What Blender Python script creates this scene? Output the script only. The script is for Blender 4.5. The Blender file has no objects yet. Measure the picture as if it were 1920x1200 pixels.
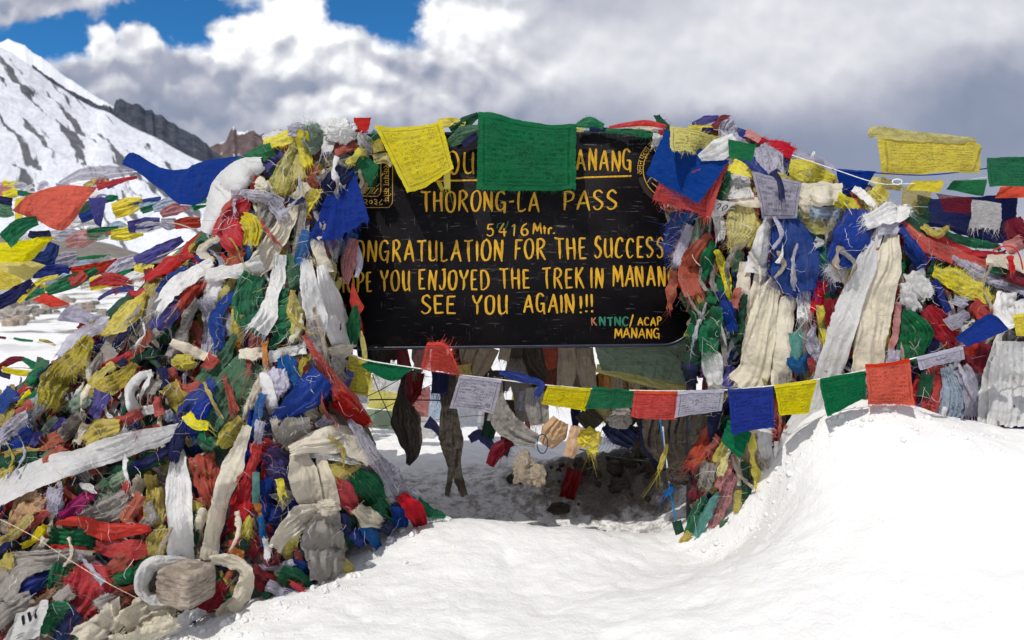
import bpy, math, random
import numpy as np
R = math.radians
random.seed(7); RNG = np.random.default_rng(11)
scene = bpy.context.scene
col = scene.collection

# ------------------------------------------------------------------ camera, world, sun, exposure
H = 1.45                       # eye height above the local datum
LENS = 28.0
F = 1920 * LENS / 36.0         # focal length in photo pixels
HY = 480.0                     # row of the horizon in the photo
cam_d = bpy.data.cameras.new('camera'); cam = bpy.data.objects.new('camera', cam_d); col.objects.link(cam)
cam.location = (0, 0, H); cam.rotation_euler = (R(90), 0, 0)
cam_d.lens = LENS; cam_d.sensor_width = 36; cam_d.shift_y = (HY - 600) / 1920
cam_d.clip_start = 0.05; cam_d.clip_end = 20000
cam_d.dof.use_dof = True; cam_d.dof.focus_distance = 3.6; cam_d.dof.aperture_fstop = 3.2
scene.camera = cam
scene.view_settings.view_transform = 'Standard'; scene.view_settings.look = 'None'
scene.view_settings.gamma = 1; scene.view_settings.exposure = 0.04
scene.view_settings.use_curve_mapping = False

SUN = np.array([-0.30, -0.50, 0.82]); SUN = SUN / np.linalg.norm(SUN)
elev = math.asin(SUN[2])
sun_d = bpy.data.lights.new('sun', 'SUN'); sun_d.energy = 2.95; sun_d.angle = R(0.5); sun_d.color = (1.0, 0.965, 0.9)
sun = bpy.data.objects.new('sun', sun_d); col.objects.link(sun)
from mathutils import Vector
sun.rotation_euler = Vector(-SUN).to_track_quat('-Z', 'Y').to_euler()
sun.location = (-6, -6, 18)


class NT:
    """short-hand for building node trees"""
    def __init__(s, tree): s.t = tree; s.n = tree.nodes; s.l = tree.links
    def node(s, typ, **kw):
        nd = s.n.new(typ)
        for k, v in kw.items(): setattr(nd, k, v)
        return nd
    def put(s, sock, v):
        if v is None: return
        if hasattr(v, 'is_output') or isinstance(v, bpy.types.NodeSocket): s.l.new(v, sock)
        else: sock.default_value = v
    def math(s, op, a, b=None, c=None, clamp=False):
        nd = s.node('ShaderNodeMath', operation=op); nd.use_clamp = clamp
        s.put(nd.inputs[0], a); s.put(nd.inputs[1], b)
        if c is not None: s.put(nd.inputs[2], c)
        return nd.outputs[0]
    def vmath(s, op, a, b=None):
        nd = s.node('ShaderNodeVectorMath', operation=op)
        s.put(nd.inputs[0], a); s.put(nd.inputs[1], b)
        return nd.outputs['Value'] if op in ('DOT_PRODUCT', 'LENGTH', 'DISTANCE') else nd.outputs[0]
    def noise(s, vec, scale, detail=4, rough=.55, dist=0.0, out='Fac', lac=2.0):
        nd = s.node('ShaderNodeTexNoise'); s.put(nd.inputs['Vector'], vec)
        nd.inputs['Scale'].default_value = scale; nd.inputs['Detail'].default_value = detail
        nd.inputs['Roughness'].default_value = rough; nd.inputs['Distortion'].default_value = dist
        nd.inputs['Lacunarity'].default_value = lac
        return nd.outputs[out]
    def step(s, v, a, b, lo=0., hi=1.):
        nd = s.node('ShaderNodeMapRange', interpolation_type='SMOOTHSTEP')
        s.put(nd.inputs[0], v); s.put(nd.inputs[1], a); s.put(nd.inputs[2], b)
        nd.inputs[3].default_value = lo; nd.inputs[4].default_value = hi
        return nd.outputs[0]
    def mix(s, f, a, b, blend='MIX'):
        nd = s.node('ShaderNodeMix', data_type='RGBA', blend_type=blend)
        s.put(nd.inputs[0], f); s.put(nd.inputs[6], a if not isinstance(a, tuple) else (*a[:3], 1)); s.put(nd.inputs[7], b if not isinstance(b, tuple) else (*b[:3], 1))
        return nd.outputs[2]
    def xyz(s, x, y, z):
        nd = s.node('ShaderNodeCombineXYZ'); s.put(nd.inputs[0], x); s.put(nd.inputs[1], y); s.put(nd.inputs[2], z)
        return nd.outputs[0]
    def sep(s, v):
        nd = s.node('ShaderNodeSeparateXYZ'); s.put(nd.inputs[0], v); return nd.outputs
    def ramp(s, f, stops):
        nd = s.node('ShaderNodeValToRGB'); s.put(nd.inputs[0], f)
        e = nd.color_ramp.elements
        while len(e) < len(stops): e.new(.5)
        for el, (p, c) in zip(e, stops): el.position = p; el.color = (*c, 1)
        return nd.outputs[0]


def make_world():
    w = bpy.data.worlds.new('World'); scene.world = w; w.use_nodes = True
    t = NT(w.node_tree); t.n.clear()
    d = t.node('ShaderNodeTexCoord').outputs['Generated']
    dx, dy, dz = t.sep(d)
    yy = t.math('MAXIMUM', dy, 0.12)
    u = t.math('DIVIDE', dx, yy); v = t.math('DIVIDE', dz, yy)     # tangent of bearing and of height above the horizon
    p = t.xyz(u, v, 0)
    warp = t.noise(p, 5.0, 5, .6, out='Color')
    wv = t.vmath('SUBTRACT', warp, (.5, .5, .5))
    pw = t.vmath('ADD', p, t.vmath('MULTIPLY', wv, (.09, .09, 0)))
    pw2 = t.vmath('ADD', p, t.vmath('MULTIPLY', wv, (.05, .05, 0)))

    def K(px, py): return (px - 960) / F, (HY - py) / F
    def blob(px, py, rx, ry, vec=pw):
        a, b = K(px, py)
        q = t.vmath('MULTIPLY', t.vmath('SUBTRACT', vec, (a, b, 0)), (F / rx, F / ry, 0))
        return t.math('SUBTRACT', 1.0, t.vmath('LENGTH', q))
    def union(lst):
        r = lst[0]
        for q in lst[1:]: r = t.math('SMOOTH_MAX', r, q, 0.15)
        return r
    n1 = t.noise(pw2, 9, 9, .62)
    n1c = t.math('SUBTRACT', n1, .5)
    # --- openings of clear sky
    hole = union([blob(95, 76, 165, 54), blob(345, 44, 175, 66), blob(245, 76, 140, 44), blob(700, 20, 175, 70), blob(610, 34, 95, 52), blob(805, -12, 90, 56)])
    hole = t.math('ADD', hole, t.math('MULTIPLY', n1c, 1.9))
    towers = union([blob(545, 20, 62, 90), blob(470, 85, 90, 62), blob(192, 120, 44, 72), blob(262, 112, 62, 56), blob(60, 6, 190, 34),
                    blob(370, -14, 110, 26), blob(20, 110, 60, 26), blob(560, 105, 150, 60), blob(890, 30, 110, 90)])
    towers = t.math('ADD', towers, t.math('MULTIPLY', n1c, 1.8))
    hole_m = t.math('MULTIPLY', t.step(hole, -.16, .30), t.math('SUBTRACT', 1.0, t.step(towers, -.05, .25)))
    # --- relief: cumulus heaps lit from above on the left half of the view
    def heaps(vec):
        a = t.noise(vec, 6.5, 10, .60)
        r = None
        for sc, wt in ((11, .34), (24, .20), (52, .10)):                  # cauliflower heads
            vo = t.node('ShaderNodeTexVoronoi', feature='SMOOTH_F1', voronoi_dimensions='2D'); t.put(vo.inputs['Vector'], t.vmath('MULTIPLY', vec, (1, 1.15, 1))); vo.inputs['Scale'].default_value = sc; vo.inputs['Smoothness'].default_value = .35
            k = t.math('MULTIPLY', vo.outputs['Distance'], -wt); r = k if r is None else t.math('ADD', r, k)
        return t.math('ADD', t.math('MULTIPLY', a, .62), t.math('ADD', r, .35))
    off = t.vmath('ADD', pw2, (-.007, .017, 0))
    h0 = heaps(pw2); h1 = heaps(off)
    emb = t.math('MULTIPLY', t.math('SUBTRACT', h0, h1), 2.1)
    cum = t.step(u, -.12, .12, 1.0, 0.0)
    lowcut = t.step(v, .13, .21, .25, 1.0)
    emb = t.math('MULTIPLY', emb, t.math('MULTIPLY', t.math('ADD', t.math('MULTIPLY', cum, .86), .14), lowcut))
    # --- large tonal masses: bright edges and grey bases
    bright = union([blob(540, 60, 120, 90), blob(720, 120, 230, 46), blob(880, 60, 150, 110), blob(450, 95, 110, 42), blob(620, 205, 150, 34),
                    blob(1180, 130, 300, 120), blob(1480, 60, 340, 120), blob(1750, 20, 260, 90), blob(40, 100, 90, 32), blob(1350, 160, 190, 70)])
    dark = union([blob(320, 150, 190, 55), blob(470, 185, 160, 55), blob(760, 150, 150, 46), blob(250, 225, 240, 55), blob(1080, 215, 220, 60),
                  blob(1560, 330, 420, 140), blob(1250, 260, 260, 60), blob(1850, 240, 220, 130), blob(560, 250, 260, 30), blob(120, 160, 120, 40)])
    tone = t.math('ADD', .50, t.math('MULTIPLY', t.step(bright, -.35, .55), t.step(u, -.2, .2, .36, .27)))
    tone = t.math('SUBTRACT', tone, t.math('MULTIPLY', t.step(dark, -.25, .7), t.step(u, -.2, .25, .13, .31)))
    soft = t.math('SUBTRACT', t.noise(t.vmath('MULTIPLY', p, (1, .7, 1)), 3.2, 4, .5), .5)
    tone = t.math('ADD', tone, t.math('MULTIPLY', soft, .30))
    tone = t.math('ADD', tone, emb)
    edge = t.math('MULTIPLY', t.step(hole, -.38, .05), cum)
    tone = t.math('ADD', tone, t.math('MULTIPLY', edge, .20), clamp=True)
    tone = t.math('MAXIMUM', tone, t.math('MULTIPLY', cum, t.math('ADD', .41, t.math('MULTIPLY', t.math('SUBTRACT', h0, .5), .8))))
    cloud = t.ramp(tone, [(0.0, (.165, .195, .28)), (.25, (.245, .28, .375)), (.5, (.40, .415, .49)), (.75, (.59, .605, .65)), (1.0, (.88, .885, .90))])
    sky = t.node('ShaderNodeTexSky', sky_type='NISHITA'); sky.sun_disc = False
    sky.sun_elevation = elev; sky.sun_rotation = math.atan2(SUN[0], SUN[1]) % (2 * math.pi)
    sky.altitude = 5400; sky.air_density = 1.1; sky.dust_density = .1; sky.ozone_density = 2.0
    clear = t.mix(1.0, sky.outputs[0], (.026, .082, .112), 'MULTIPLY')
    rgb = t.mix(hole_m, cloud, clear)
    bg = t.node('ShaderNodeBackground'); t.put(bg.inputs[0], rgb); bg.inputs[1].default_value = 1.16
    out = t.node('ShaderNodeOutputWorld'); t.l.new(bg.outputs[0], out.inputs[0])
make_world()

# ------------------------------------------------------------------ helpers
def P(px, py, Y):
    """a point Y metres ahead, on the bearing that the photo shows at px, py"""
    px = np.asarray(px, float); py = np.asarray(py, float); Y = np.asarray(Y, float)
    return np.stack(np.broadcast_arrays((px - 960) / F * Y, Y, H - (py - HY) / F * Y), -1)
def U(p):
    """bearing of world points in photo pixels"""
    return 960 + p[..., 0] / p[..., 1] * F, HY - (p[..., 2] - H) / p[..., 1] * F

_T = RNG.permutation(256); _T = np.concatenate([_T, _T, _T]); _V = RNG.random(256) * 2 - 1
def vn(p):
    p = np.asarray(p, float); i = np.floor(p).astype(int); f = p - i; f = f * f * f * (f * (f * 6 - 15) + 10); i &= 255
    r = 0
    for a in (0, 1):
        for b in (0, 1):
            for c in (0, 1):
                h = _V[_T[_T[_T[(i[..., 0] + a) & 255] + ((i[..., 1] + b) & 255)] + ((i[..., 2] + c) & 255)] & 255]
                r = r + h * (f[..., 0] if a else 1 - f[..., 0]) * (f[..., 1] if b else 1 - f[..., 1]) * (f[..., 2] if c else 1 - f[..., 2])
    return r
def fbm(p, o=4, g=.5):
    p = np.asarray(p, float); a = 1.; s = 0; k = 0
    for q in range(o): s = s + a * vn(p * 2 ** q + q * 17.3); k += a; a *= g
    return s / k
def ridged(p, o=3):
    p = np.asarray(p, float); a = 1.; s = 0; k = 0
    for q in range(o): s = s + a * (1 - 2 * np.abs(vn(p * 2 ** q + q * 31.7))); k += a; a *= .5
    return s / k

def mesh_obj(name, V, Q, mats, parent=None, uv=None, uv2=None, mi=None, smooth=True, tris=None):
    """one mesh object out of arrays: V points, Q quads, tris triangles"""
    V = np.asarray(V, np.float64).reshape(-1, 3)
    me = bpy.data.meshes.new(name)
    Q = np.zeros((0, 4), int) if Q is None else np.asarray(Q, int).reshape(-1, 4)
    T = np.zeros((0, 3), int) if tris is None else np.asarray(tris, int).reshape(-1, 3)
    loops = np.concatenate([Q.ravel(), T.ravel()]).astype(np.int32)
    starts = np.concatenate([np.arange(len(Q)) * 4, len(Q) * 4 + np.arange(len(T)) * 3]).astype(np.int32)
    if parent is None:
        o0 = V.mean(0); o0 = np.array([o0[0], o0[1], V[:, 2].min()])
    else:
        o0 = np.array(parent.location)
    me.vertices.add(len(V)); me.vertices.foreach_set('co', (V - o0).astype(np.float32).ravel())
    me.loops.add(len(loops)); me.loops.foreach_set('vertex_index', loops)
    me.polygons.add(len(starts)); me.polygons.foreach_set('loop_start', starts)
    if smooth: me.polygons.foreach_set('use_smooth', np.ones(len(starts), bool))
    for nm, arr in (('UVMap', uv), ('metric', uv2)):
        if arr is not None:
            l = me.uv_layers.new(name=nm); l.data.foreach_set('uv', np.asarray(arr, np.float32)[loops].ravel())
    for m in (mats if isinstance(mats, (list, tuple)) else [mats]): me.materials.append(m)
    if mi is not None: me.polygons.foreach_set('material_index', np.asarray(mi, np.int32))
    me.update(calc_edges=True); me.validate()
    o = bpy.data.objects.new(name, me); col.objects.link(o)
    if parent is None: o.location = o0
    else: o.parent = parent
    return o
def empty(name, loc):
    o = bpy.data.objects.new(name, None); o.location = loc; o.empty_display_size = .1; col.objects.link(o); return o
def tag(o, label=None, cat=None, group=None, kind=None):
    for k, v in (('label', label), ('category', cat), ('group', group), ('kind', kind)):
        if v: o[k] = v
    return o
def grid_q(n, m, base=0):
    i = np.arange(n - 1)[:, None] * m + np.arange(m - 1)[None]
    return (np.stack([i, i + 1, i + m + 1, i + m], -1).reshape(-1, 4) + base)
def crom(pts, n, wrap=False):
    """smooth curve through pts, n samples at even steps"""
    p = np.asarray(pts, float)
    if len(p) == 1: return np.repeat(p, n, 0)
    q = np.concatenate([[2 * p[0] - p[1]], p, [2 * p[-1] - p[-2]]])
    d = np.concatenate([[0], np.cumsum(np.linalg.norm(np.diff(p[:, :2], axis=0), axis=1) + 1e-6)]); d /= d[-1]
    t = np.linspace(0, 1, n); k = np.clip(np.searchsorted(d, t, 'right') - 1, 0, len(p) - 2)
    f = ((t - d[k]) / (d[k + 1] - d[k]))[:, None]
    a, b, c, e = q[k], q[k + 1], q[k + 2], q[k + 3]
    r = .5 * (2 * b + (c - a) * f + (2 * a - 5 * b + 4 * c - e) * f ** 2 + (3 * b - a - 3 * c + e) * f ** 3)
    lo, hi = np.minimum(b, c), np.maximum(b, c); m = .25 * (hi - lo) + 2
    return np.clip(r, lo - m, hi + m) if p.shape[1] == 2 else r
def tube(pts, r, sides=6, n=None):
    p = np.asarray(pts, float) if n is None else crom3(pts, n)
    N = len(p); t = np.gradient(p, axis=0); t /= np.linalg.norm(t, axis=1)[:, None] + 1e-9
    up = np.where(np.abs(t[:, 2:3]) > .9, [[1., 0, 0]], [[0, 0, 1.]]); a = np.cross(t, up); a /= np.linalg.norm(a, axis=1)[:, None]; b = np.cross(t, a)
    th = np.arange(sides) * 2 * np.pi / sides; rr = np.broadcast_to(np.asarray(r, float), (N,))[:, None, None]
    V = p[:, None] + rr * (np.cos(th)[None, :, None] * a[:, None] + np.sin(th)[None, :, None] * b[:, None])
    i = np.arange(N - 1)[:, None] * sides + np.arange(sides)[None]; j = np.arange(N - 1)[:, None] * sides + (np.arange(sides)[None] + 1) % sides
    return V.reshape(-1, 3), np.stack([i, j, j + sides, i + sides], -1).reshape(-1, 4)
def crom3(pts, n):
    p = np.asarray(pts, float); q = np.concatenate([[2 * p[0] - p[1]], p, [2 * p[-1] - p[-2]]])
    t = np.linspace(0, len(p) - 1, n); k = np.clip(t.astype(int), 0, len(p) - 2); f = (t - k)[:, None]
    a, b, c, e = q[k], q[k + 1], q[k + 2], q[k + 3]
    return .5 * (2 * b + (c - a) * f + (2 * a - 5 * b + 4 * c - e) * f ** 2 + (3 * b - a - 3 * c + e) * f ** 3)

# ------------------------------------------------------------------ materials
def new_mat(name):
    m = bpy.data.materials.new(name); m.use_nodes = True; t = NT(m.node_tree); t.n.clear()
    return m, t
def finish(t, shader, bump=None, strength=.3, dist=.004, bsdf=None, also=()):
    if bump is not None:
        b = t.node('ShaderNodeBump'); b.inputs['Strength'].default_value = strength; b.inputs['Distance'].default_value = dist
        t.put(b.inputs['Height'], bump)
        for s in (bsdf, *also): t.l.new(b.outputs[0], s.inputs['Normal'])
    o = t.node('ShaderNodeOutputMaterial'); t.l.new(shader, o.inputs[0])
def principled(t, color, rough=.8, spec=.3, **kw):
    b = t.node('ShaderNodeBsdfPrincipled'); t.put(b.inputs['Base Color'], color if not isinstance(color, tuple) else (*color, 1))
    t.put(b.inputs['Roughness'], rough); b.inputs['Specular IOR Level'].default_value = spec
    for k, v in kw.items(): t.put(b.inputs[k.replace('_', ' ')], v)
    return b

COL = {'W': ('white', (.87, .865, .85)), 'C': ('cream', (.83, .75, .58)), 'G': ('grey', (.40, .365, .33)), 'L': ('pale lilac', (.58, .56, .69)),
       'I': ('pale blue', (.46, .58, .74)), 'Y': ('yellow', (.88, .74, .02)), 'O': ('dull yellow', (.62, .50, .075)), 'Z': ('pale yellow', (.72, .64, .20)),
       'R': ('red', (.58, .020, .016)), 'r': ('orange red', (.80, .075, .04)), 'T': ('faded red', (.50, .095, .055)), 'M': ('maroon', (.22, .008, .022)), 'F': ('pink', (.60, .22, .22)),
       'B': ('blue', (.006, .042, .30)), 'N': ('navy', (.012, .018, .085)), 'A': ('azure blue', (.012, .13, .40)), 'U': ('purple blue', (.085, .075, .32)),
       'E': ('green', (.005, .19, .07)), 'D': ('dark green', (.012, .085, .045)), 'J': ('faded green', (.085, .22, .12)), 'P': ('pale green', (.30, .42, .30)),
       'Q': ('teal', (.10, .36, .32)), 'V': ('magenta', (.36, .012, .13)), 'K': ('dark brown', (.085, .068, .052)), 'S': ('peach', (.74, .44, .24)),
       'X': ('orange', (.66, .24, .03)), 'H': ('beige', (.46, .37, .27))}

def print_group():
    """rows of block-printed script inside a ruled frame; inputs: unit coordinates, metric coordinates, rows, frame"""
    g = bpy.data.node_groups.new('printed_script', 'ShaderNodeTree')
    for nm, ty in (('unit', 'NodeSocketVector'), ('metric', 'NodeSocketVector'), ('rows', 'NodeSocketFloat'), ('frame', 'NodeSocketFloat'), ('seed', 'NodeSocketFloat')):
        g.interface.new_socket(nm, in_out='INPUT', socket_type=ty)
    g.interface.new_socket('ink', in_out='OUTPUT', socket_type='NodeSocketFloat')
    t = NT(g); gi = t.node('NodeGroupInput'); go = t.node('NodeGroupOutput')
    u, v, _ = t.sep(gi.outputs['unit']); mu, mv, _ = t.sep(gi.outputs['metric'])
    wob = t.math('MULTIPLY', t.math('SUBTRACT', t.noise(gi.outputs['metric'], 18, 2), .5), .02)
    rv = t.math('MULTIPLY', t.math('ADD', v, wob), gi.outputs['rows'])
    ri = t.math('FLOOR', rv); rf = t.math('FRACT', rv)
    q = t.xyz(t.math('MULTIPLY', mu, 190.), t.math('ADD', t.math('MULTIPLY', ri, 7.31), t.math('MULTIPLY', rf, 1.1)), gi.outputs['seed'])
    ch = t.step(t.noise(q, 1.0, 2, .6), .43, .5)
    body = t.math('MULTIPLY', t.step(rf, .16, .24), t.step(rf, .66, .8, 1., 0.))
    bar = t.math('MULTIPLY', t.step(rf, .14, .2), t.step(rf, .3, .36, 1., 0.))
    gap = t.step(t.noise(t.xyz(t.math('MULTIPLY', mu, 34.), t.math('MULTIPLY', ri, 5.7), gi.outputs['seed']), 1., 1), .40, .45)
    tx = t.math('MULTIPLY', t.math('MAXIMUM', t.math('MULTIPLY', body, ch), t.math('MULTIPLY', bar, .75)), gap)
    e = t.math('MINIMUM', t.math('MINIMUM', u, t.math('SUBTRACT', 1., u)), t.math('MINIMUM', v, t.math('SUBTRACT', 1., v)))
    e = t.math('ADD', e, t.math('MULTIPLY', wob, .5))
    inside = t.step(e, .095, .115)
    line = t.math('MULTIPLY', t.step(e, .055, .064), t.step(e, .08, .089, 1., 0.))
    c = t.vmath('LENGTH', t.vmath('MULTIPLY', t.vmath('SUBTRACT', gi.outputs['unit'], (.5, .5, 0)), (2.4, 2.4, 0)))
    pic = t.math('MULTIPLY', t.step(c, .36, .44, 1., 0.), t.step(t.noise(gi.outputs['metric'], 110, 3, .7), .47, .53))
    corner = t.vmath('LENGTH', t.vmath('MULTIPLY', t.vmath('SUBTRACT', t.vmath('ABSOLUTE', t.vmath('SUBTRACT', gi.outputs['unit'], (.5, .5, 0))), (.33, .30, 0)), (5., 5., 0)))
    pic2 = t.math('MULTIPLY', t.step(corner, .34, .4, 1., 0.), t.step(t.noise(gi.outputs['metric'], 130, 3, .7), .46, .52))
    pm = t.math('MAXIMUM', t.step(c, .40, .46, 1., 0.), t.step(corner, .38, .42, 1., 0.))
    pm = t.math('MULTIPLY', pm, gi.outputs['frame'])
    tx = t.math('MULTIPLY', tx, t.math('SUBTRACT', 1., pm))
    framed = t.math('MAXIMUM', t.math('MULTIPLY', tx, inside), t.math('MAXIMUM', line, t.math('MAXIMUM', pic, pic2)))
    ink = t.math('ADD', t.math('MULTIPLY', framed, gi.outputs['frame']), t.math('MULTIPLY', tx, t.math('SUBTRACT', 1., gi.outputs['frame'])))
    wear = t.step(t.noise(gi.outputs['metric'], 14, 4, .65), .36, .56, .25, 1.)
    t.l.new(t.math('MULTIPLY', ink, wear), go.inputs['ink'])
    return g
PRINT = print_group()

_mc = {}
def cloth_mat(key, typ='c', rows=11, frame=1, worn=1.):
    k = (key, typ, rows, frame, worn)
    if k in _mc: return _mc[k]
    nm, c = COL[key]
    m, t = new_mat(f'{nm} {dict(c="cotton", p="printed cotton", s="silk", g="gauze", h="printed gauze")[typ]}')
    tc = t.node('ShaderNodeTexCoord'); oi = t.node('ShaderNodeObjectInfo'); rnd = oi.outputs['Random']
    ob = t.vmath('ADD', tc.outputs['Object'], t.xyz(t.math('MULTIPLY', rnd, 37.), t.math('MULTIPLY', rnd, 11.), 0))
    big = t.noise(ob, 7, 5, .6); med = t.noise(ob, 38, 5, .62, .4); fine = t.noise(ob, 210, 3, .6)
    uv2 = t.node('ShaderNodeUVMap', uv_map='metric').outputs[0]
    sx, sy, _ = t.sep(uv2)
    thread = t.noise(t.xyz(t.math('MULTIPLY', sx, 34.), t.math('MULTIPLY', sy, 420.), rnd), 1., 3, .65)     # long threads of the weave
    lum = .299 * c[0] + .587 * c[1] + .114 * c[2]
    clean = .4 if lum > .6 and key in 'WCLZ' else 1.
    if worn < .5: clean *= .5
    fade = tuple(min(.86, .88 * a + .12 * lum + .03 * lum ** .5) for a in c)
    deep = tuple(a * .68 for a in c)
    base = t.mix(t.math('MULTIPLY', t.step(big, .38, .66), min(1, worn)), (*c, 1), (*fade, 1))
    base = t.mix(t.math('MULTIPLY', t.step(med, .45, .75), .55 * clean), base, (*deep, 1))
    if typ != 's':
        strk = t.noise(t.xyz(t.math('MULTIPLY', sx, 7.), t.math('MULTIPLY', sy, 48.), rnd), 1., 5, .65, 1.2)
        pale = tuple(min(.88, .58 * a + .30 * lum ** .6 + .03) for a in c)
        base = t.mix(t.math('MULTIPLY', t.step(strk, .48, .68), .62 * min(1, worn) * clean), base, (*pale, 1))
        base = t.mix(t.math('MULTIPLY', t.step(strk, .30, .44, 1., 0.), .55 * min(1, worn + .1) * clean), base, (*[a * .5 for a in c], 1))
    hs = t.node('ShaderNodeHueSaturation'); t.put(hs.inputs['Color'], base)
    t.put(hs.inputs['Hue'], t.math('ADD', .5, t.math('MULTIPLY', t.math('SUBTRACT', rnd, .5), .018)))
    t.put(hs.inputs['Saturation'], t.math('ADD', .90, t.math('MULTIPLY', t.math('FRACT', t.math('MULTIPLY', rnd, 7.)), .16)))
    t.put(hs.inputs['Value'], t.math('ADD', .84, t.math('MULTIPLY', t.math('FRACT', t.math('MULTIPLY', rnd, 13.)), .24)))
    base = hs.outputs[0]
    base = t.mix(t.math('MULTIPLY', t.math('SUBTRACT', thread, .40), (.6 if typ != 's' else .12) * clean, clamp=True), base, (*deep, 1))
    if typ not in 's':
        dirt = t.math('MULTIPLY', t.step(t.noise(ob, 13, 6, .7, .6), .50, .74), .34 * worn * clean)
        base = t.mix(dirt, base, tuple(.45 * a + .4 * q * (.25 + lum) for a, q in zip(c, (.30, .25, .19))))
    if typ in 'ph':
        pg = t.node('ShaderNodeGroup'); pg.node_tree = PRINT
        t.put(pg.inputs['unit'], t.node('ShaderNodeUVMap', uv_map='UVMap').outputs[0]); t.put(pg.inputs['metric'], uv2)
        pg.inputs['rows'].default_value = rows; pg.inputs['frame'].default_value = frame; t.put(pg.inputs['seed'], t.math('MULTIPLY', rnd, 91.))
        ink = tuple(.045 + .10 * a for a in c) if lum > .3 else tuple(a * .22 for a in c)
        base = t.mix(t.math('MULTIPLY', pg.outputs[0], (.80 if lum > .3 else .6) * (.62 if key == 'Y' else .85)), base, (*ink, 1))
    rough = .42 if typ == 's' else .88
    b = principled(t, base, rough, .35 if typ == 's' else .12, Sheen_Weight=.04)
    tr = t.node('ShaderNodeBsdfTranslucent'); t.put(tr.inputs[0], t.mix(.0, base, base))
    mx = t.node('ShaderNodeMixShader'); mx.inputs[0].default_value = ({'c': .22, 'p': .30, 's': .28, 'g': .36, 'h': .36}[typ]) * (1.35 if worn < .5 else 1)
    t.l.new(b.outputs[0], mx.inputs[1]); t.l.new(tr.outputs[0], mx.inputs[2]); sh = mx.outputs[0]
    if typ in 'gh':
        tp = t.node('ShaderNodeBsdfTransparent'); m2 = t.node('ShaderNodeMixShader')
        t.put(m2.inputs[0], t.math('MULTIPLY', t.step(thread, .3, .6), .34)); t.l.new(sh, m2.inputs[1]); t.l.new(tp.outputs[0], m2.inputs[2]); sh = m2.outputs[0]
    cr_ = t.noise(t.xyz(t.math('MULTIPLY', sx, 26.), t.math('MULTIPLY', sy, 44.), rnd), 1., 5, .6, 1.4)
    crease = t.math('SUBTRACT', 1., t.math('MULTIPLY', t.math('ABSOLUTE', t.math('SUBTRACT', cr_, .5)), 5.), clamp=True)
    hgt = t.math('ADD', t.math('MULTIPLY', crease, 1.3), t.math('ADD', t.math('MULTIPLY', fine, .35), t.math('ADD', t.math('MULTIPLY', thread, .15), t.math('MULTIPLY', med, .5))))
    finish(t, sh, hgt, .6 if typ != 's' else .4, .009, b, (tr,))
    _mc[k] = m
    return m
def plain_mat(name, c, rough=.6, spec=.3, metal=0., nscale=30, var=.25, bump=.2):
    m, t = new_mat(name); ob = t.node('ShaderNodeTexCoord').outputs['Object']
    n = t.noise(ob, nscale, 5, .6)
    b = principled(t, t.mix(t.step(n, .35, .7), tuple(x * (1 - var) for x in c), tuple(min(1, x * (1 + var)) for x in c)), rough, spec, Metallic=metal)
    finish(t, b.outputs[0], n, bump, .004, b); return m
# ------------------------------------------------------------------ setting: snow, hill, mountains
def rbf(pts):
    """thin-plate surface through (x, y, z) points"""
    p = np.asarray(pts, float); n = len(p)
    def k(r2): return np.where(r2 > 1e-12, .5 * r2 * np.log(np.maximum(r2, 1e-12)), 0)
    A = k(((p[:, None, :2] - p[None, :, :2]) ** 2).sum(-1)) + np.eye(n) * .004
    B = np.c_[np.ones(n), p[:, :2]]
    w = np.linalg.solve(np.block([[A, B], [B.T, np.zeros((3, 3))]]), np.r_[p[:, 2], 0, 0, 0])
    def f(x, y):
        s = w[n] + w[n + 1] * x + w[n + 2] * y
        for i in range(n): s = s + w[i] * k((x - p[i, 0]) ** 2 + (y - p[i, 1]) ** 2)
        return s
    return f
_sp = [tuple(P(a, b, c)) for a, b, c in [
    (1000, 986, 3.72), (1110, 994, 3.70), (1190, 1006, 3.66), (890, 974, 3.74), (810, 976, 3.70), (1440, 872, 3.42), (1500, 808, 3.36), (1600, 772, 3.30), (1680, 764, 3.30), (1740, 778, 3.30), (1850, 806, 3.25),
    (1940, 822, 3.15), (2200, 860, 3.0), (1280, 1035, 3.52), (1430, 960, 3.36), (1500, 900, 3.2), (1650, 850, 3.05), (1850, 880, 2.9), (1400, 1040, 3.0), (1700, 1000, 2.7), (1900, 1040, 2.55),
    (480, 1185, 2.78), (700, 1200, 2.65), (700, 1080, 3.2), (960, 1200, 2.6), (960, 1080, 3.2), (1300, 1200, 2.45), (1150, 1090, 3.1), (1600, 1200, 2.3), (1900, 1200, 2.2), (350, 1200, 2.85), (590, 1105, 3.12)]]
_sp += [(-1.9, 2.9, .06), (-2.8, 2.5, .05), (-1.5, 3.6, .08), (-2.5, 4.2, .05), (-.7, 4.15, .04), (-.1, 4.12, -.02), (.35, 4.1, -.03), (.75, 4.1, -.01), (.2, 4.6, .0), (.9, 4.4, .03), (-.5, 4.6, .04), (0, 5.6, .12), (1, 5.6, .15), (1.5, 3.9, .62), (2.3, 3.8, .66), (1.3, 4.5, .45),
        (2.5, 4.8, .5), (-1.5, 5.5, .08), (-3, 6, .06), (2.2, 6.2, .3), (.5, 1.2, -.02), (-1, 1.2, -.03), (1.6, 1.0, .1), (3.2, 2.2, .5), (3.4, 4, .6), (-3.6, 3.5, .03), (-3, 1.2, 0.)]
_snow = rbf(_sp)
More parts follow.
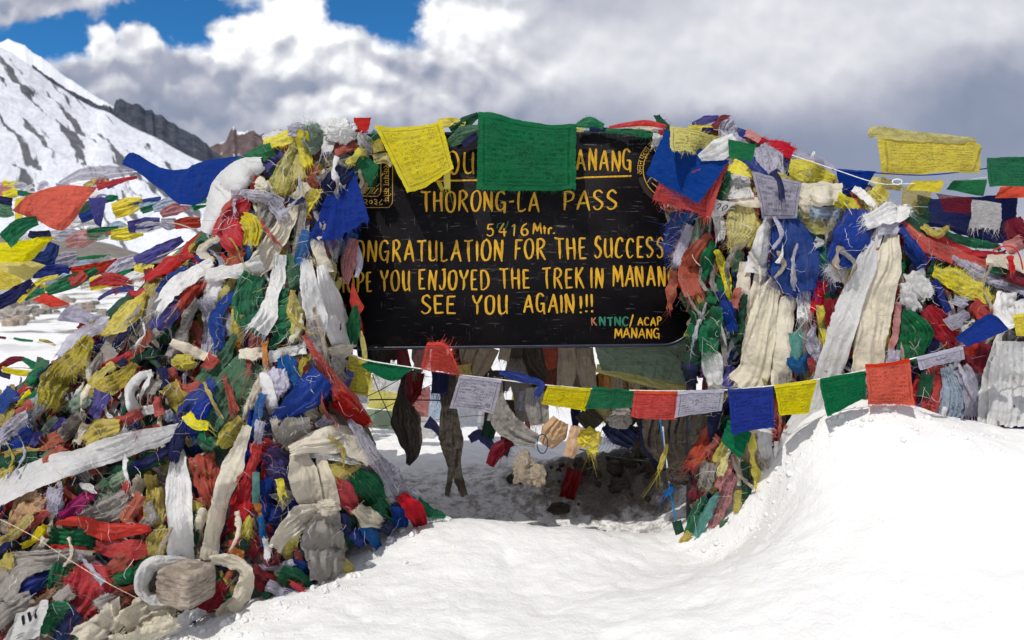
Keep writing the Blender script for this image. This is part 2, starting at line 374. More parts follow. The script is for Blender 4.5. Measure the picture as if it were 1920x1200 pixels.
def ground_z(x, y, detail=True):
    x = np.asarray(x, float); y = np.asarray(y, float)
    r = np.hypot(x, y - 3.4)
    w = np.clip((5.2 - r) / 2.2, 0, 1); w = w * w * (3 - 2 * w)
    far = .08 + .05 * fbm(np.stack([x * .35, y * .35, 0 * x], -1), 3) * np.clip(r / 4, 0, 1)
    far = far + 1.6 * fbm(np.stack([x * .02, y * .02, 0 * x + 3], -1), 3) * np.clip((r - 14) / 40, 0, 1) - np.clip((r - 60) / 400, 0, 1) * 12
    z = w * np.clip(_snow(np.clip(x, -4, 4), np.clip(y, .5, 7.5)), -.3, 1.1) + (1 - w) * far
    if detail:
        q = np.stack([x, y, 0 * x], -1); near = np.clip((9 - r) / 4, 0, 1)
        z = z + near * (.014 * fbm(q * 1.6, 3) + .010 * fbm(q * 7 + 4, 3) + .006 * ridged(q * 19 + 9, 3) + .004 * fbm(q * 45, 2) - .010 * np.maximum(0, fbm(q * 6.3 + 20, 2) - .12) * 4 * .6)
        m = np.exp(-(((x - .62) / .55) ** 2 + ((y - 4.85) / .38) ** 2))
        z = z + m * (.14 + .12 * fbm(q * 6 + 2, 4) + .05 * ridged(q * 15, 3))
    return z

def snow_mat():
    m, t = new_mat('snow'); tc = t.node('ShaderNodeTexCoord'); geo = t.node('ShaderNodeNewGeometry')
    pos = geo.outputs['Position']; x, y, z = t.sep(pos)
    n = t.noise(pos, 6, 6, .6); f = t.noise(pos, 60, 5, .65); g = t.noise(pos, 320, 2, .5); pit = t.noise(pos, 24, 3, .55, .5)
    c = t.mix(t.step(n, .4, .66), (.84, .84, .83), (.80, .80, .795))
    grit = t.math('MULTIPLY', t.step(t.noise(pos, 90, 3, .7), .70, .74), t.step(t.noise(pos, 5, 4, .7), .55, .66))
    c = t.mix(t.math('MULTIPLY', grit, .5), c, (.30, .26, .21))
    # bare grit below the board
    d = t.vmath('LENGTH', t.vmath('MULTIPLY', t.vmath('SUBTRACT', pos, (.62, 4.85, 0)), (1 / .62, 1 / .42, 0)))
    dm = t.step(t.math('ADD', d, t.math('MULTIPLY', t.math('SUBTRACT', t.noise(pos, 9, 6, .7), .5), 1.7)), .75, 1.15, 1., 0.)
    c = t.mix(t.math('MULTIPLY', dm, .93), c, t.mix(t.step(f, .35, .65), (.045, .038, .03), (.16, .135, .105)))
    d2 = t.vmath('LENGTH', t.vmath('MULTIPLY', t.vmath('SUBTRACT', pos, (.1, 4.5, 0)), (1 / 1.3, 1 / .7, 0)))
    soil_shade = t.math('MULTIPLY', t.step(d2, .7, 1.2, 1., 0.), t.step(t.noise(pos, 13, 6, .75), .44, .62))
    c = t.mix(t.math('MULTIPLY', soil_shade, .85), c, (.22, .19, .15))  # soil tint strengthened to paint the hollow's shade into the snow colour
    # bare stony ground far off to the left
    fm = t.math('MAXIMUM', t.math('MULTIPLY', t.step(y, 26, 60), t.step(t.noise(pos, .05, 6, .65), .40, .52)), t.math('MULTIPLY', t.math('MULTIPLY', t.step(y, 10, 15), t.step(x, -3, -5)), t.step(t.noise(pos, .55, 7, .7), .50, .60)))
    c = t.mix(fm, c, t.mix(f, (.16, .14, .125), (.24, .215, .19)))
    b = principled(t, c, .62, .25, Subsurface_Weight=.12, Subsurface_Radius=(.02, .03, .05), Subsurface_Scale=.4)
    h = t.math('ADD', t.math('ADD', t.math('MULTIPLY', n, 2.2), t.math('MULTIPLY', f, 1.5)), t.math('ADD', t.math('MULTIPLY', g, .5), t.math('MULTIPLY', pit, 1.0)))
    finish(t, b.outputs[0], h, .5, .010, b)
    return m
SNOW = snow_mat()
def axis(lo, hi, step, far_lo, far_hi, k=1.13):
    a = list(np.arange(lo, hi + 1e-6, step)); s = step
    while a[-1] < far_hi: s *= k; a.append(a[-1] + s)
    s = step
    while a[0] > far_lo: s *= k; a.insert(0, a[0] - s)
    return np.array(a)
xs = axis(-2.6, 2.6, .018, -3000, 3000); ys = axis(1.7, 6.4, .018, -120, 4000)
GX_, GY_ = np.meshgrid(xs, ys, indexing='ij')
V = np.stack([GX_, GY_, ground_z(GX_, GY_)], -1)
tag(mesh_obj('snow_ground', V, grid_q(len(xs), len(ys))[:, ::-1], SNOW), kind='structure')

def rock_mat(name, a, b, snow=0., scale=1., streak=None):
    m, t = new_mat(name); ob = t.node('ShaderNodeTexCoord').outputs['Object']
    n = t.noise(ob, .012 * scale, 9, .65, .4); n2 = t.noise(ob, .06 * scale, 7, .7)
    c = t.mix(t.step(n2, .35, .65), a, b)
    if streak:
        uv = t.node('ShaderNodeUVMap', uv_map='UVMap').outputs[0]; u, v, _ = t.sep(uv)
        ang = streak[0]; ca, sa = math.cos(ang), math.sin(ang)
        al = t.math('ADD', t.math('MULTIPLY', u, ca), t.math('MULTIPLY', v, sa)); ac = t.math('SUBTRACT', t.math('MULTIPLY', v, ca), t.math('MULTIPLY', u, sa))
        q = t.xyz(t.math('MULTIPLY', al, streak[1]), t.math('MULTIPLY', ac, streak[2]), 0)
        s1 = t.noise(q, 1., 6, .58, .5); patch = t.noise(uv, streak[3], 4, .6)
        fac = t.math('ADD', s1, t.math('MULTIPLY', t.math('SUBTRACT', patch, .5), .55))
        for (cu, cv, ru, rv) in streak[5]:                       # big bare faces of the mountain
            dd = t.vmath('LENGTH', t.vmath('MULTIPLY', t.vmath('SUBTRACT', t.xyz(al, ac, 0), (cu * ca + cv * sa, cv * ca - cu * sa, 0)), (1 / ru, 1 / rv, 0)))
            fac = t.math('ADD', fac, t.math('MULTIPLY', t.step(dd, .35, 1.1, 1., 0.), .22))
        rk = t.math('MULTIPLY', t.step(fac, streak[4], streak[4] + .05), .94)
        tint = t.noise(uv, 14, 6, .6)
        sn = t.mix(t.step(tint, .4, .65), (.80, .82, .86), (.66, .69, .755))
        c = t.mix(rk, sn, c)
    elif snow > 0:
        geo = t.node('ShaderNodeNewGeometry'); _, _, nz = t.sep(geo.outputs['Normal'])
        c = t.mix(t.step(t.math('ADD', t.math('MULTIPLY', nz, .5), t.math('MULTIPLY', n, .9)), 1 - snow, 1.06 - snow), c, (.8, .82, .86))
    b = principled(t, c, .9, .1)
    finish(t, b.outputs[0], n2, .6, 3. / scale, b)
    return m
def mountain(name, prof, foot, Yr, Yf, mat, rough, seed, rows=70, cols=260, ridge_j=0., power=.8):
    """a slope: ridge line prof (photo bearings) at Yr metres falling to the foot at Yf metres, with real relief"""
    p = np.asarray(prof, float); q = np.asarray(foot, float)
    px = np.linspace(p[0, 0], p[-1, 0], cols)
    ry = np.interp(px, p[:, 0], p[:, 1]); ry = ry + ridge_j * fbm(np.stack([px * .05, px * 0 + seed, px * 0], -1), 5, .6)
    fx = q[0, 0] + (px - p[0, 0]) / (p[-1, 0] - p[0, 0]) * (q[-1, 0] - q[0, 0])
    fy = np.interp(fx, q[:, 0], q[:, 1])
    yr = np.interp(px, [p[0, 0], p[-1, 0]], Yr); yf = np.interp(px, [p[0, 0], p[-1, 0]], Yf)
    A = P(px, ry, yr); B = P(fx, fy, yf)
    t = np.linspace(0, 1, rows)
    V = A[:, None] * (1 - t[None, :, None]) + B[:, None] * t[None, :, None]
    V[..., 2] = A[:, None, 2] + (B[:, None, 2] - A[:, None, 2]) * t[None] ** power
    sc = Yr[0]
    d = fbm(V / sc * 9 + seed, 6, .55) + .6 * ridged(V / sc * 16 + seed, 4)
    env = np.minimum(1, t * 7)[None] * rough * sc
    V[..., 2] += d * env * .6; V[..., 1] += d * env * .8
    back = V[:, :1].copy(); back[..., 1] += sc * .25; back[..., 2] = -sc * .05
    V = np.concatenate([back, V], 1)
    UV = np.stack(np.broadcast_arrays((px[:, None] / 100.), np.r_[0, t][None] * 4.), -1)
    return tag(mesh_obj(name, V, grid_q(cols, rows + 1)[:, ::-1], mat, uv=UV.reshape(-1, 2)), kind='structure')
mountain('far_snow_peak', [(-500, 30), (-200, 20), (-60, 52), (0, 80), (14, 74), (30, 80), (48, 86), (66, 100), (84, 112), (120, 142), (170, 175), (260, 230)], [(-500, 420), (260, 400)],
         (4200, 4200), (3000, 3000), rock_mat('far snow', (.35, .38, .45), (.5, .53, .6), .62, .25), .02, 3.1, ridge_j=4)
mountain('distant_crag', [(330, 300), (392, 276), (408, 270), (424, 266), (432, 244), (438, 235), (446, 244), (460, 247), (474, 243), (486, 252), (500, 252), (520, 270), (580, 300), (680, 340), (760, 400)],
         [(330, 470), (760, 480)], (2300, 2300), (1500, 1500), rock_mat('brown crag rock', (.085, .062, .065), (.15, .11, .11), .1, .6), .016, 8.7, ridge_j=8)
mountain('rocky_ridge', [(60, 120), (120, 163), (150, 178), (178, 192), (212, 203), (218, 183), (226, 182), (236, 190), (262, 196), (272, 206), (284, 205), (290, 214), (302, 214), (312, 226), (340, 240), (372, 256), (386, 268), (400, 284), (430, 300), (520, 345)],
         [(60, 460), (520, 470)], (1500, 1500), (900, 900), rock_mat('haze-blue rock', (.035, .042, .062), (.075, .085, .11), .02, .8), .012, 5.3, ridge_j=7)  # blue of the distant haze is put into the rock colour
STREAK = (R(48), .75, 5.5, 1.3, .60, [(.45, .65, 1.0, .22), (-.3, .5, .9, .3), (1.3, .85, .8, .12), (2.15, 1.3, .5, .10), (1.45, 1.5, .6, .14), (2.4, 1.75, .6, .11), (2.9, 2.0, .8, .13), (1.9, 2.2, .9, .16), (.6, 2.1, .7, .10), (3.5, 2.4, .9, .16), (1.0, 2.9, .8, .16)])
mountain('snow_mountain', [(-700, -240), (-300, -90), (-80, 30), (0, 88), (50, 118), (90, 150), (130, 176), (170, 200), (210, 214), (244, 236), (300, 262), (350, 290), (410, 318), (470, 345), (540, 385), (640, 430), (760, 475)],
         [(-900, 520), (-300, 500), (760, 486)], (800, 900), (260, 420), rock_mat('streaked snow slope', (.055, .06, .075), (.13, .13, .14), 0, 1., STREAK), .016, 1.7, rows=110, cols=360, ridge_j=3, power=.9)
mountain('bare_hill', [(-500, 452), (-100, 446), (60, 442), (150, 446), (210, 458), (260, 474), (330, 482), (460, 486)], [(-500, 500), (460, 490)], (170, 170), (90, 90),
         rock_mat('bare stony hill', (.15, .135, .12), (.25, .225, .20), .0, 8.), .004, 4.1, ridge_j=2)

# ------------------------------------------------------------------ rocks
def stone_mat(name, a, b):
    m, t = new_mat(name); ob = t.node('ShaderNodeTexCoord').outputs['Object']; oi = t.node('ShaderNodeObjectInfo')
    n = t.noise(ob, 9, 8, .68, .5); n2 = t.noise(ob, 50, 5, .7); ly = t.noise(t.vmath('MULTIPLY', ob, (1, 1, 5)), 14, 5, .65)
    c = t.mix(t.step(n, .35, .62), a, b); c = t.mix(t.math('MULTIPLY', t.step(ly, .52, .62), .6), c, tuple(x * .45 for x in a))
    hs = t.node('ShaderNodeHueSaturation'); t.put(hs.inputs['Color'], c); t.put(hs.inputs['Value'], t.math('ADD', .7, t.math('MULTIPLY', oi.outputs['Random'], .6)))
    b_ = principled(t, hs.outputs[0], .9, .15)
    finish(t, b_.outputs[0], t.math('ADD', n2, t.math('MULTIPLY', ly, 1.5)), .8, .012, b_); return m
STONE = stone_mat('weathered stone', (.26, .21, .165), (.46, .395, .32)); GREYSTONE = stone_mat('grey scree stone', (.20, .185, .17), (.42, .385, .34))
def ico(sub=4):
    import bmesh
    bm = bmesh.new(); bmesh.ops.create_icosphere(bm, subdivisions=sub, radius=1)
    v = np.array([x.co[:] for x in bm.verts]); f = np.array([[w.index for w in g.verts] for g in bm.faces]); bm.free(); return v, f
ICO3 = ico(3); ICO4 = ico(4); ICO5 = ico(5)
def boulder(c, size, seed, mat, blocky=.6, turn_=0.):
    v, f = ICO5 if blocky > .9 else ICO4; v = v.copy()
    q = v / (np.abs(v) ** (2 + blocky * 9)).sum(1, keepdims=True) ** (1 / (2 + blocky * 9))
    rs = np.random.default_rng(seed)
    for _ in range(7):                                             # split faces
        n = rs.normal(size=3); n /= np.linalg.norm(n); d = rs.uniform(.8, 1.1) if blocky < .9 else rs.uniform(1.22, 1.5); s = q @ n; q = q - np.maximum(0, s - d)[:, None] * n
    q = q * (1 + (.10 if blocky < .9 else .045) * fbm(v * 2.3 + seed, 4)[:, None]) + .02 * ridged(v * 6 + seed, 3)[:, None]
    if turn_:
        lay = .05 * (np.abs((q[:, 2] * 3.3 + .5 * vn(q * 1.5)) % 1 - .5) < .07)[:, None]; q = q * (1 - lay * [1, 1, 0])      # bedding cracks
        q = q * np.asarray(size) * .5; a = R(turn_); q = np.stack([q[:, 0] * math.cos(a) - q[:, 1] * math.sin(a), q[:, 0] * math.sin(a) + q[:, 1] * math.cos(a), q[:, 2]], -1); size = (2, 2, 2)
    return mesh_obj('rock', q * np.asarray(size) * .5 + np.asarray(c), None, mat, tris=f)
# ------------------------------------------------------------------ the two heaps and the cloth on them
HEAPS = {'left': [
    [(-350, 960, 3.35), (-100, 800, 3.5), (60, 705, 3.6), (200, 600, 3.68), (310, 490, 3.76), (415, 395, 3.82), (470, 300, 3.86), (560, 252, 3.88), (690, 246, 3.88)],
    [(-350, 1060, 3.2), (-100, 900, 3.3), (60, 790, 3.38), (190, 690, 3.46), (300, 590, 3.55), (400, 490, 3.62), (470, 400, 3.68), (560, 350, 3.72), (668, 360, 3.76)],
    [(-350, 1200, 3.0), (-100, 1010, 3.1), (60, 890, 3.15), (190, 800, 3.22), (300, 710, 3.3), (410, 620, 3.38), (500, 560, 3.46), (565, 520, 3.55), (622, 500, 3.66)],
    [(-350, 1400, 2.75), (-100, 1150, 2.85), (60, 1040, 2.92), (190, 960, 2.98), (310, 900, 3.06), (420, 840, 3.14), (520, 780, 3.25), (590, 720, 3.38), (650, 680, 3.56)],
    [(-350, 1760, 2.3), (-100, 1400, 2.6), (60, 1275, 2.7), (200, 1220, 2.8), (340, 1180, 2.95), (480, 1130, 3.07), (600, 1082, 3.25), (690, 1010, 3.45), (775, 985, 3.66)]],
  'right': [
    [(1230, 250, 3.88), (1300, 246, 3.88), (1370, 236, 3.88), (1460, 272, 3.86), (1560, 328, 3.84), (1660, 378, 3.8), (1760, 448, 3.78), (1880, 490, 3.75), (2100, 560, 3.7)],
    [(1240, 380, 3.78), (1300, 370, 3.7), (1370, 370, 3.66), (1450, 380, 3.62), (1550, 410, 3.6), (1660, 450, 3.6), (1760, 510, 3.6), (1880, 550, 3.58), (2100, 640, 3.5)],
    [(1274, 530, 3.76), (1316, 520, 3.66), (1372, 510, 3.6), (1450, 510, 3.55), (1550, 520, 3.53), (1660, 540, 3.53), (1760, 590, 3.53), (1880, 630, 3.5), (2100, 720, 3.4)],
    [(1312, 720, 3.74), (1338, 710, 3.64), (1382, 690, 3.56), (1450, 680, 3.5), (1550, 660, 3.48), (1660, 670, 3.48), (1760, 700, 3.48), (1880, 720, 3.42), (2100, 800, 3.3)],
    [(1290, 1035, 3.6), (1335, 1010, 3.55), (1395, 985, 3.5), (1440, 930, 3.46), (1530, 870, 3.44), (1660, 850, 3.44), (1760, 850, 3.44), (1880, 880, 3.38), (2100, 940, 3.25)]]}
CELL = 6; X0, Y0, NX, NY = -420, 60, 460, 270
DB = np.full((NX, NY), 99.)                     # how far ahead the heap's outermost cloth lies, by bearing
def db_put(p):
    u, v = U(p.reshape(-1, 3)); i = ((u - X0) / CELL).astype(int); j = ((v - Y0) / CELL).astype(int)
    ok = (i >= 0) & (i < NX) & (j >= 0) & (j < NY); np.minimum.at(DB, (i[ok], j[ok]), p.reshape(-1, 3)[ok, 1])
def db_fill():
    for _ in range(500):
        m = DB > 50
        if not m.any(): break
        e = np.where(m, 0, DB); w = (~m).astype(float); s = np.zeros_like(e); c = np.zeros_like(e)
        for a, b in ((1, 0), (-1, 0), (0, 1), (0, -1)):
            s += np.roll(e, (a, b), (0, 1)); c += np.roll(w, (a, b), (0, 1))
        DB[m & (c > 0)] = (s / np.maximum(c, 1))[m & (c > 0)]
def front(px, py, rad=1):
    i = np.clip(((np.asarray(px) - X0) / CELL).astype(int), 2, NX - 3); j = np.clip(((np.asarray(py) - Y0) / CELL).astype(int), 2, NY - 3)
    r = DB[i, j]
    for a in range(-rad, rad + 1):
        for b in range(-rad, rad + 1): r = np.minimum(r, DB[i + a, j + b])
    return r
def gsm(a, s):
    if s < .3: return a
    k = int(3 * s) + 1; w = np.exp(-.5 * (np.arange(-k, k + 1) / s) ** 2); w /= w.sum()
    return np.convolve(np.pad(a, k, mode='edge'), w, 'valid')

def heap_mat():
    """a felted mass of faded cloth: long torn patches of many colours"""
    m, t = new_mat('matted cloth'); uv = t.node('ShaderNodeUVMap', uv_map='UVMap').outputs[0]; ob = t.node('ShaderNodeTexCoord').outputs['Object']
    w = t.vmath('ADD', uv, t.vmath('MULTIPLY', t.vmath('SUBTRACT', t.noise(ob, 9, 5, .6, out='Color'), (.5, .5, .5)), (.22, .3, 0)))
    vo = t.node('ShaderNodeTexVoronoi'); t.put(vo.inputs['Vector'], t.vmath('MULTIPLY', w, (16, 5, 1))); vo.inputs['Scale'].default_value = 1.
    r, g, b = t.sep(vo.outputs['Color'])
    nd = t.node('ShaderNodeValToRGB'); t.put(nd.inputs[0], r); nd.color_ramp.interpolation = 'CONSTANT'; e = nd.color_ramp.elements
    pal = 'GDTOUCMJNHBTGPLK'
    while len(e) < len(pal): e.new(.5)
    for i, k in enumerate(pal): e[i].position = i / len(pal); e[i].color = (*[x * .6 for x in COL[k][1]], 1)  # core colours darkened to paint the shade deep between the cloths
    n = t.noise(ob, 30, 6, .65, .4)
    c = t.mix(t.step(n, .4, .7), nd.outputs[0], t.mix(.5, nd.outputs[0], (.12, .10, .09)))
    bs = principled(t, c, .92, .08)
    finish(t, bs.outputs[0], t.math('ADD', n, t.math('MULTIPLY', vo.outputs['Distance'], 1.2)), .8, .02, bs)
    return m
HEAP_M = heap_mat()
HEAP_GRID = {}
for side, rows in HEAPS.items():
    ctl = np.stack([P(*np.array(r, float).T) for r in rows])            # 5 x 9 points in the world
    n, m = 190, 250
    a = np.stack([crom3(ctl[k], m) for k in range(5)]); V = np.stack([crom3(a[:, j], n) for j in range(m)], 1)
    du = np.gradient(V, axis=0); dv = np.gradient(V, axis=1); N = np.cross(du, dv); N /= np.linalg.norm(N, axis=-1)[..., None] + 1e-9
    N *= np.sign(-N[..., 1:2] + 1e-6)
    e = np.minimum(1, np.linspace(0, 6, n))[:, None, None]
    s = np.linspace(0, 1, n)[:, None] * np.ones(m)[None]; q = np.linspace(0, 1, m)[None] * np.ones(n)[:, None]
    HEAP_GRID[side] = (V, N)
    lump = .020 * fbm(V * 6 + 3, 3) + .016 * ridged(np.stack([q * 46 + 3 * fbm(V * 4, 2), s * 9, 0 * s], -1), 3) + .006 * fbm(V * 40, 2)
    W = V + N * e * (lump[..., None] - .032)
    def behind(p, d, lim):                                          # further off, and no nearer to the gap than lim
        x_ = U(p)[0]; x_ = np.minimum(x_, lim) if side == 'left' else np.maximum(x_, lim); r = p.copy(); r[..., 1] += d; r[..., 0] = (x_ - 960) / F * r[..., 1]; return r
    back = behind(W[0], .45, 660 if side == 'left' else 1270) - [0, 0, .18]; b2 = behind(W[0], .75, 590 if side == 'left' else 1350); b2[:, 2] = np.minimum(W[0][:, 2] - .3, ground_z(b2[:, 0], b2[:, 1], False) - .1)
    W2 = np.concatenate([b2[None], back[None], W], 0)
    S2 = np.concatenate([[-.4], [-.2], np.linspace(0, 1, n)])
    uv = np.stack(np.broadcast_arrays(np.linspace(0, 1, m)[None] * (2.4 if side == 'left' else 1.8), S2[:, None] * 1.5), -1)
    k_ = -1 if side == 'left' else 0; e_ = W2[:, k_]; ws = behind(e_, .5, 1e9 if side == 'left' else -1e9); ws[:, 0] += (-.12 if side == 'left' else .12); ws[:2] = e_[:2] + [0, .1, 0]; ws = ws[:, None]      # the flank beside the gap
    if side == 'left': W2 = np.concatenate([W2, ws], 1); uv = np.concatenate([uv, uv[:, -1:] + [.2, 0]], 1)
    else: W2 = np.concatenate([ws, W2], 1); uv = np.concatenate([uv[:, :1] - [.2, 0], uv], 1)
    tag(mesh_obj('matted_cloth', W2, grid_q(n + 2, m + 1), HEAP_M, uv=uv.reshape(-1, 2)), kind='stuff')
    db_put(V)
b_, c_ = np.meshgrid(np.arange(640, 1262, 3), np.arange(245, 652, 3)); db_put(P(b_, c_, 3.775))
db_fill()

NAMED = []        # (object, label or None, info) for the labels at the end
def resample(pts, n): return crom(np.asarray(pts, float), n)
def fringe_arrays(base, tdir, length, rs, count, wid=.00062, seg=5):
    """threads hanging from an edge: base (k,3) edge points, tdir (k,3) outward"""
    k = len(base); V = []; Q = []
    for _ in range(count):
        f = rs.random() * (k - 1); i = int(f); g = f - i
        p = base[i] * (1 - g) + base[min(i + 1, k - 1)] * g; d = tdir[i] + rs.normal(size=3) * .38; d /= np.linalg.norm(d) + 1e-9
        L = length * min(1.7, rs.exponential(.55) + .12); cur = rs.normal(size=3) * .75
        s = np.linspace(0, 1, seg)[:, None]; c = p + d * L * s + cur * L * s ** 2 * .5 + np.array([0, 0, -.45]) * L * s ** 2
        c = c + rs.normal(size=(seg, 3)) * L * .03 * s
        sd = np.cross(d, rs.normal(size=3)); sd /= np.linalg.norm(sd) + 1e-9; w = wid * (1.15 - .7 * s) * rs.uniform(.7, 1.5)
        o = len(V) * seg * 2; V.append(np.stack([c + sd * w, c - sd * w], 1).reshape(-1, 3)); Q.append(grid_q(seg, 2, o))
    return (np.concatenate(V), np.concatenate(Q)) if V else (np.zeros((0, 3)), np.zeros((0, 4), int))

SEED = [100]
def cloth_grid(A, B, Y=None, fold=None, arch=None, crump=1., fu=False, typ='c', nf=None, billow=0., over=0., nn=None, flat=False, back=False):
    """grid of world points between two rails given as photo bearings; lies on what is already there unless Y is given"""
    SEED[0] += 1; rs = np.random.default_rng(SEED[0])
    A = np.asarray(A, float); B = np.asarray(B, float)
    la = np.linalg.norm(np.diff(A, axis=0), axis=1).sum(); lb = np.linalg.norm(np.diff(B, axis=0), axis=1).sum()
    y0 = 3.4 if Y is None else float(np.mean(Y)); sc = y0 / F
    n = int(np.clip(max(la, lb) * sc / .0075, 14, 120)); a = resample(A, n); b = resample(B, n)
    if not flat:                                                    # uneven outline
        dab = b - a; k_ = np.linspace(0, 1, n) * max(la, lb) / max(20., np.linalg.norm(dab, axis=1).max()) * (1.3 if typ != 's' else .8); o_ = rs.uniform(0, 50)
        a = a + dab * (.09 if Y is None else .03) * vn(np.stack([k_ + o_, 0 * k_, 0 * k_], -1))[:, None]; b = b + dab * (.09 if Y is None else .035) * vn(np.stack([k_ + o_, 0 * k_ + 9, 0 * k_], -1))[:, None]
    wpx = np.linalg.norm(a - b, axis=1); m = int(np.clip(wpx.max() * sc / .0045, 12, 96))
    v = np.linspace(0, 1, m); u = np.linspace(0, 1, n)
    if Y is None:
        c = (a + b) / 2; sg = max(1.2, n * .05)
        da = gsm(front(a[:, 0], a[:, 1]), sg); dbb = gsm(front(b[:, 0], b[:, 1]), sg); dc = gsm(front(c[:, 0], c[:, 1]), sg)
        da, dbb = da - .004, dbb - .004; lift = np.clip((da + dbb) / 2 - dc, -.01, .07)
        D = da[:, None] * (1 - v) + dbb[:, None] * v - (lift[:, None] + .006) * (4 * v * (1 - v)) - over
    else:
        Yq = np.asarray(Y, float)
        if Yq.ndim == 0: D = np.full((n, m), float(Yq))
        elif Yq.shape == (4,):                                      # corner depths: A start, A end, B start, B end
            D = (Yq[0] * (1 - u) + Yq[1] * u)[:, None] * (1 - v) + (Yq[2] * (1 - u) + Yq[3] * u)[:, None] * v
        else: D = np.interp(u, np.linspace(0, 1, len(Yq)), Yq)[:, None] * np.ones(m)[None]
    px = a[:, None, 0] * (1 - v) + b[:, None, 0] * v; py = a[:, None, 1] * (1 - v) + b[:, None, 1] * v
    V = P(px, py, D)
    du = np.gradient(V, axis=0); dv = np.gradient(V, axis=1); N = np.cross(du, dv); N /= np.linalg.norm(N, axis=-1)[..., None] + 1e-9
    N *= np.where((N * (V - [0, 0, H])).sum(-1, keepdims=True) > 0, -1, 1)
    w = wpx * sc; W = max(w.max(), .01); Lm = max(la, lb) * sc
    if fold is None: fold = (.12 if typ != 's' else .065) if not fu else .032
    if arch is None: arch = (.05 if typ != 's' else .04) if Y is None else .04
    silk = typ == 's'
    if nf is None: nf = np.clip(W / (.021 if not silk else .036), 1.4, 6) if not fu else np.clip(Lm / .07, 1.2, 4)
    uu, vv = u[:, None] * np.ones(m)[None], v[None] * np.ones(n)[:, None]
    x, yl = (uu, vv) if fu else (vv, uu)
    drift = .9 * vn(np.stack([x * 1.3 + rs.uniform(0, 50), yl * (Lm if not fu else W) * 7, 0 * x], -1)) + .35 * vn(np.stack([x * 2 + rs.uniform(0, 50), yl * 3, 0 * x + 5], -1))
    ph = 2 * np.pi * (x * nf + drift * .55) + rs.uniform(0, 6)
    qx = x * nf * 1.15 + drift * .5; qy = yl * ((Lm if not fu else W) / max(.02, (W if not fu else Lm))) * (.55 if not silk else .3)
    o1, o2 = rs.uniform(0, 60, 2)
    n1 = vn(np.stack([qx + o1, qy + o2, 0 * qx], -1)); n2 = vn(np.stack([qx * 1.9 + o2, qy * 1.2 + o1, 0 * qx + 3], -1)); n3 = vn(np.stack([qx * 2.1 + o2, qy * 1.6 + o1, 0 * qx + 9], -1))
    pinch = (1 - np.abs(n1) * 2.1).clip(0, 1) ** 2.4                    # sharp ridges between soft valleys
    prof = 1.15 * pinch - .45 + .55 * n2 + (.75 if not silk else .18) * ((1 - np.abs(n3) * 2.4).clip(0, 1) ** 1.5 - .3) + .15 * np.sin(ph)
    base = (W if fu else np.maximum(w, W * .45)[:, None])
    if fu: amp = fold * W * (.25 + .75 * vv)                             # ripples grow away from the cord
    else:
        gath = np.clip(w / W, .3, 1)[:, None]; amp = fold * base * (1.25 - .45 * gath)
    h = amp * prof
    lateral = amp * .45 * vn(np.stack([qx * .9 + o2, qy, 0 * qx + 14], -1))
    if not flat:
        h = h + (arch * (base if not fu else W * .5)) * (np.sqrt(np.maximum(0, 1 - (2 * vv - 1) ** 2)) - .25) * (1 if not fu else 0)
        h = h + crump * (.0050 * ridged(V * 17 + rs.uniform(0, 40, 3), 3) + .0035 * ridged(V * 38 + 7, 2))
        h = h + (rs.normal() * .10 * base * (vv - .5) if not fu else 0) + base * (.10 if not silk else .05) * (np.abs(2 * vv - 1) ** 3) * vn(np.stack([uu * Lm * 11, np.sign(vv - .5) * 7, 0 * uu + o1], -1))
        if silk: crump = crump * .7
        h = h + crump * .010 * fbm(V * 5.5 + rs.uniform(0, 40, 3), 2)
    if billow: h = h + billow * W * np.sin(np.pi * np.clip(uu, 0, 1)) * np.sin(np.pi * np.clip(vv * .8 + .1, 0, 1))
    V = V + N * h[..., None]
    dirw = (dv if not fu else du); dirw = dirw / (np.linalg.norm(dirw, axis=-1)[..., None] + 1e-9)
    V = V + dirw * lateral[..., None]
    jag = (.0020 if Y is None else .0007) * crump                                             # worn outline
    ed = np.zeros((n, m)); ed[:, 0] = -1; ed[:, -1] = 1
    V = V + (dv / (np.linalg.norm(dv, axis=-1)[..., None] + 1e-9)) * (ed * jag * 1.6 * vn(np.stack([uu * Lm * 60, vv * 9, 0 * uu + rs.uniform(0, 50)], -1)))[..., None]
    eu = np.zeros((n, m)); eu[0] = -1; eu[-1] = 1
    V = V + (du / (np.linalg.norm(du, axis=-1)[..., None] + 1e-9)) * (eu * jag * 3 * vn(np.stack([vv * W * 70, uu * 9, 0 * uu + rs.uniform(0, 50)], -1)))[..., None]
    return V, dict(n=n, m=m, u=uu, v=vv, W=W, L=Lm, N=N, rs=rs, du=du, dv=dv)

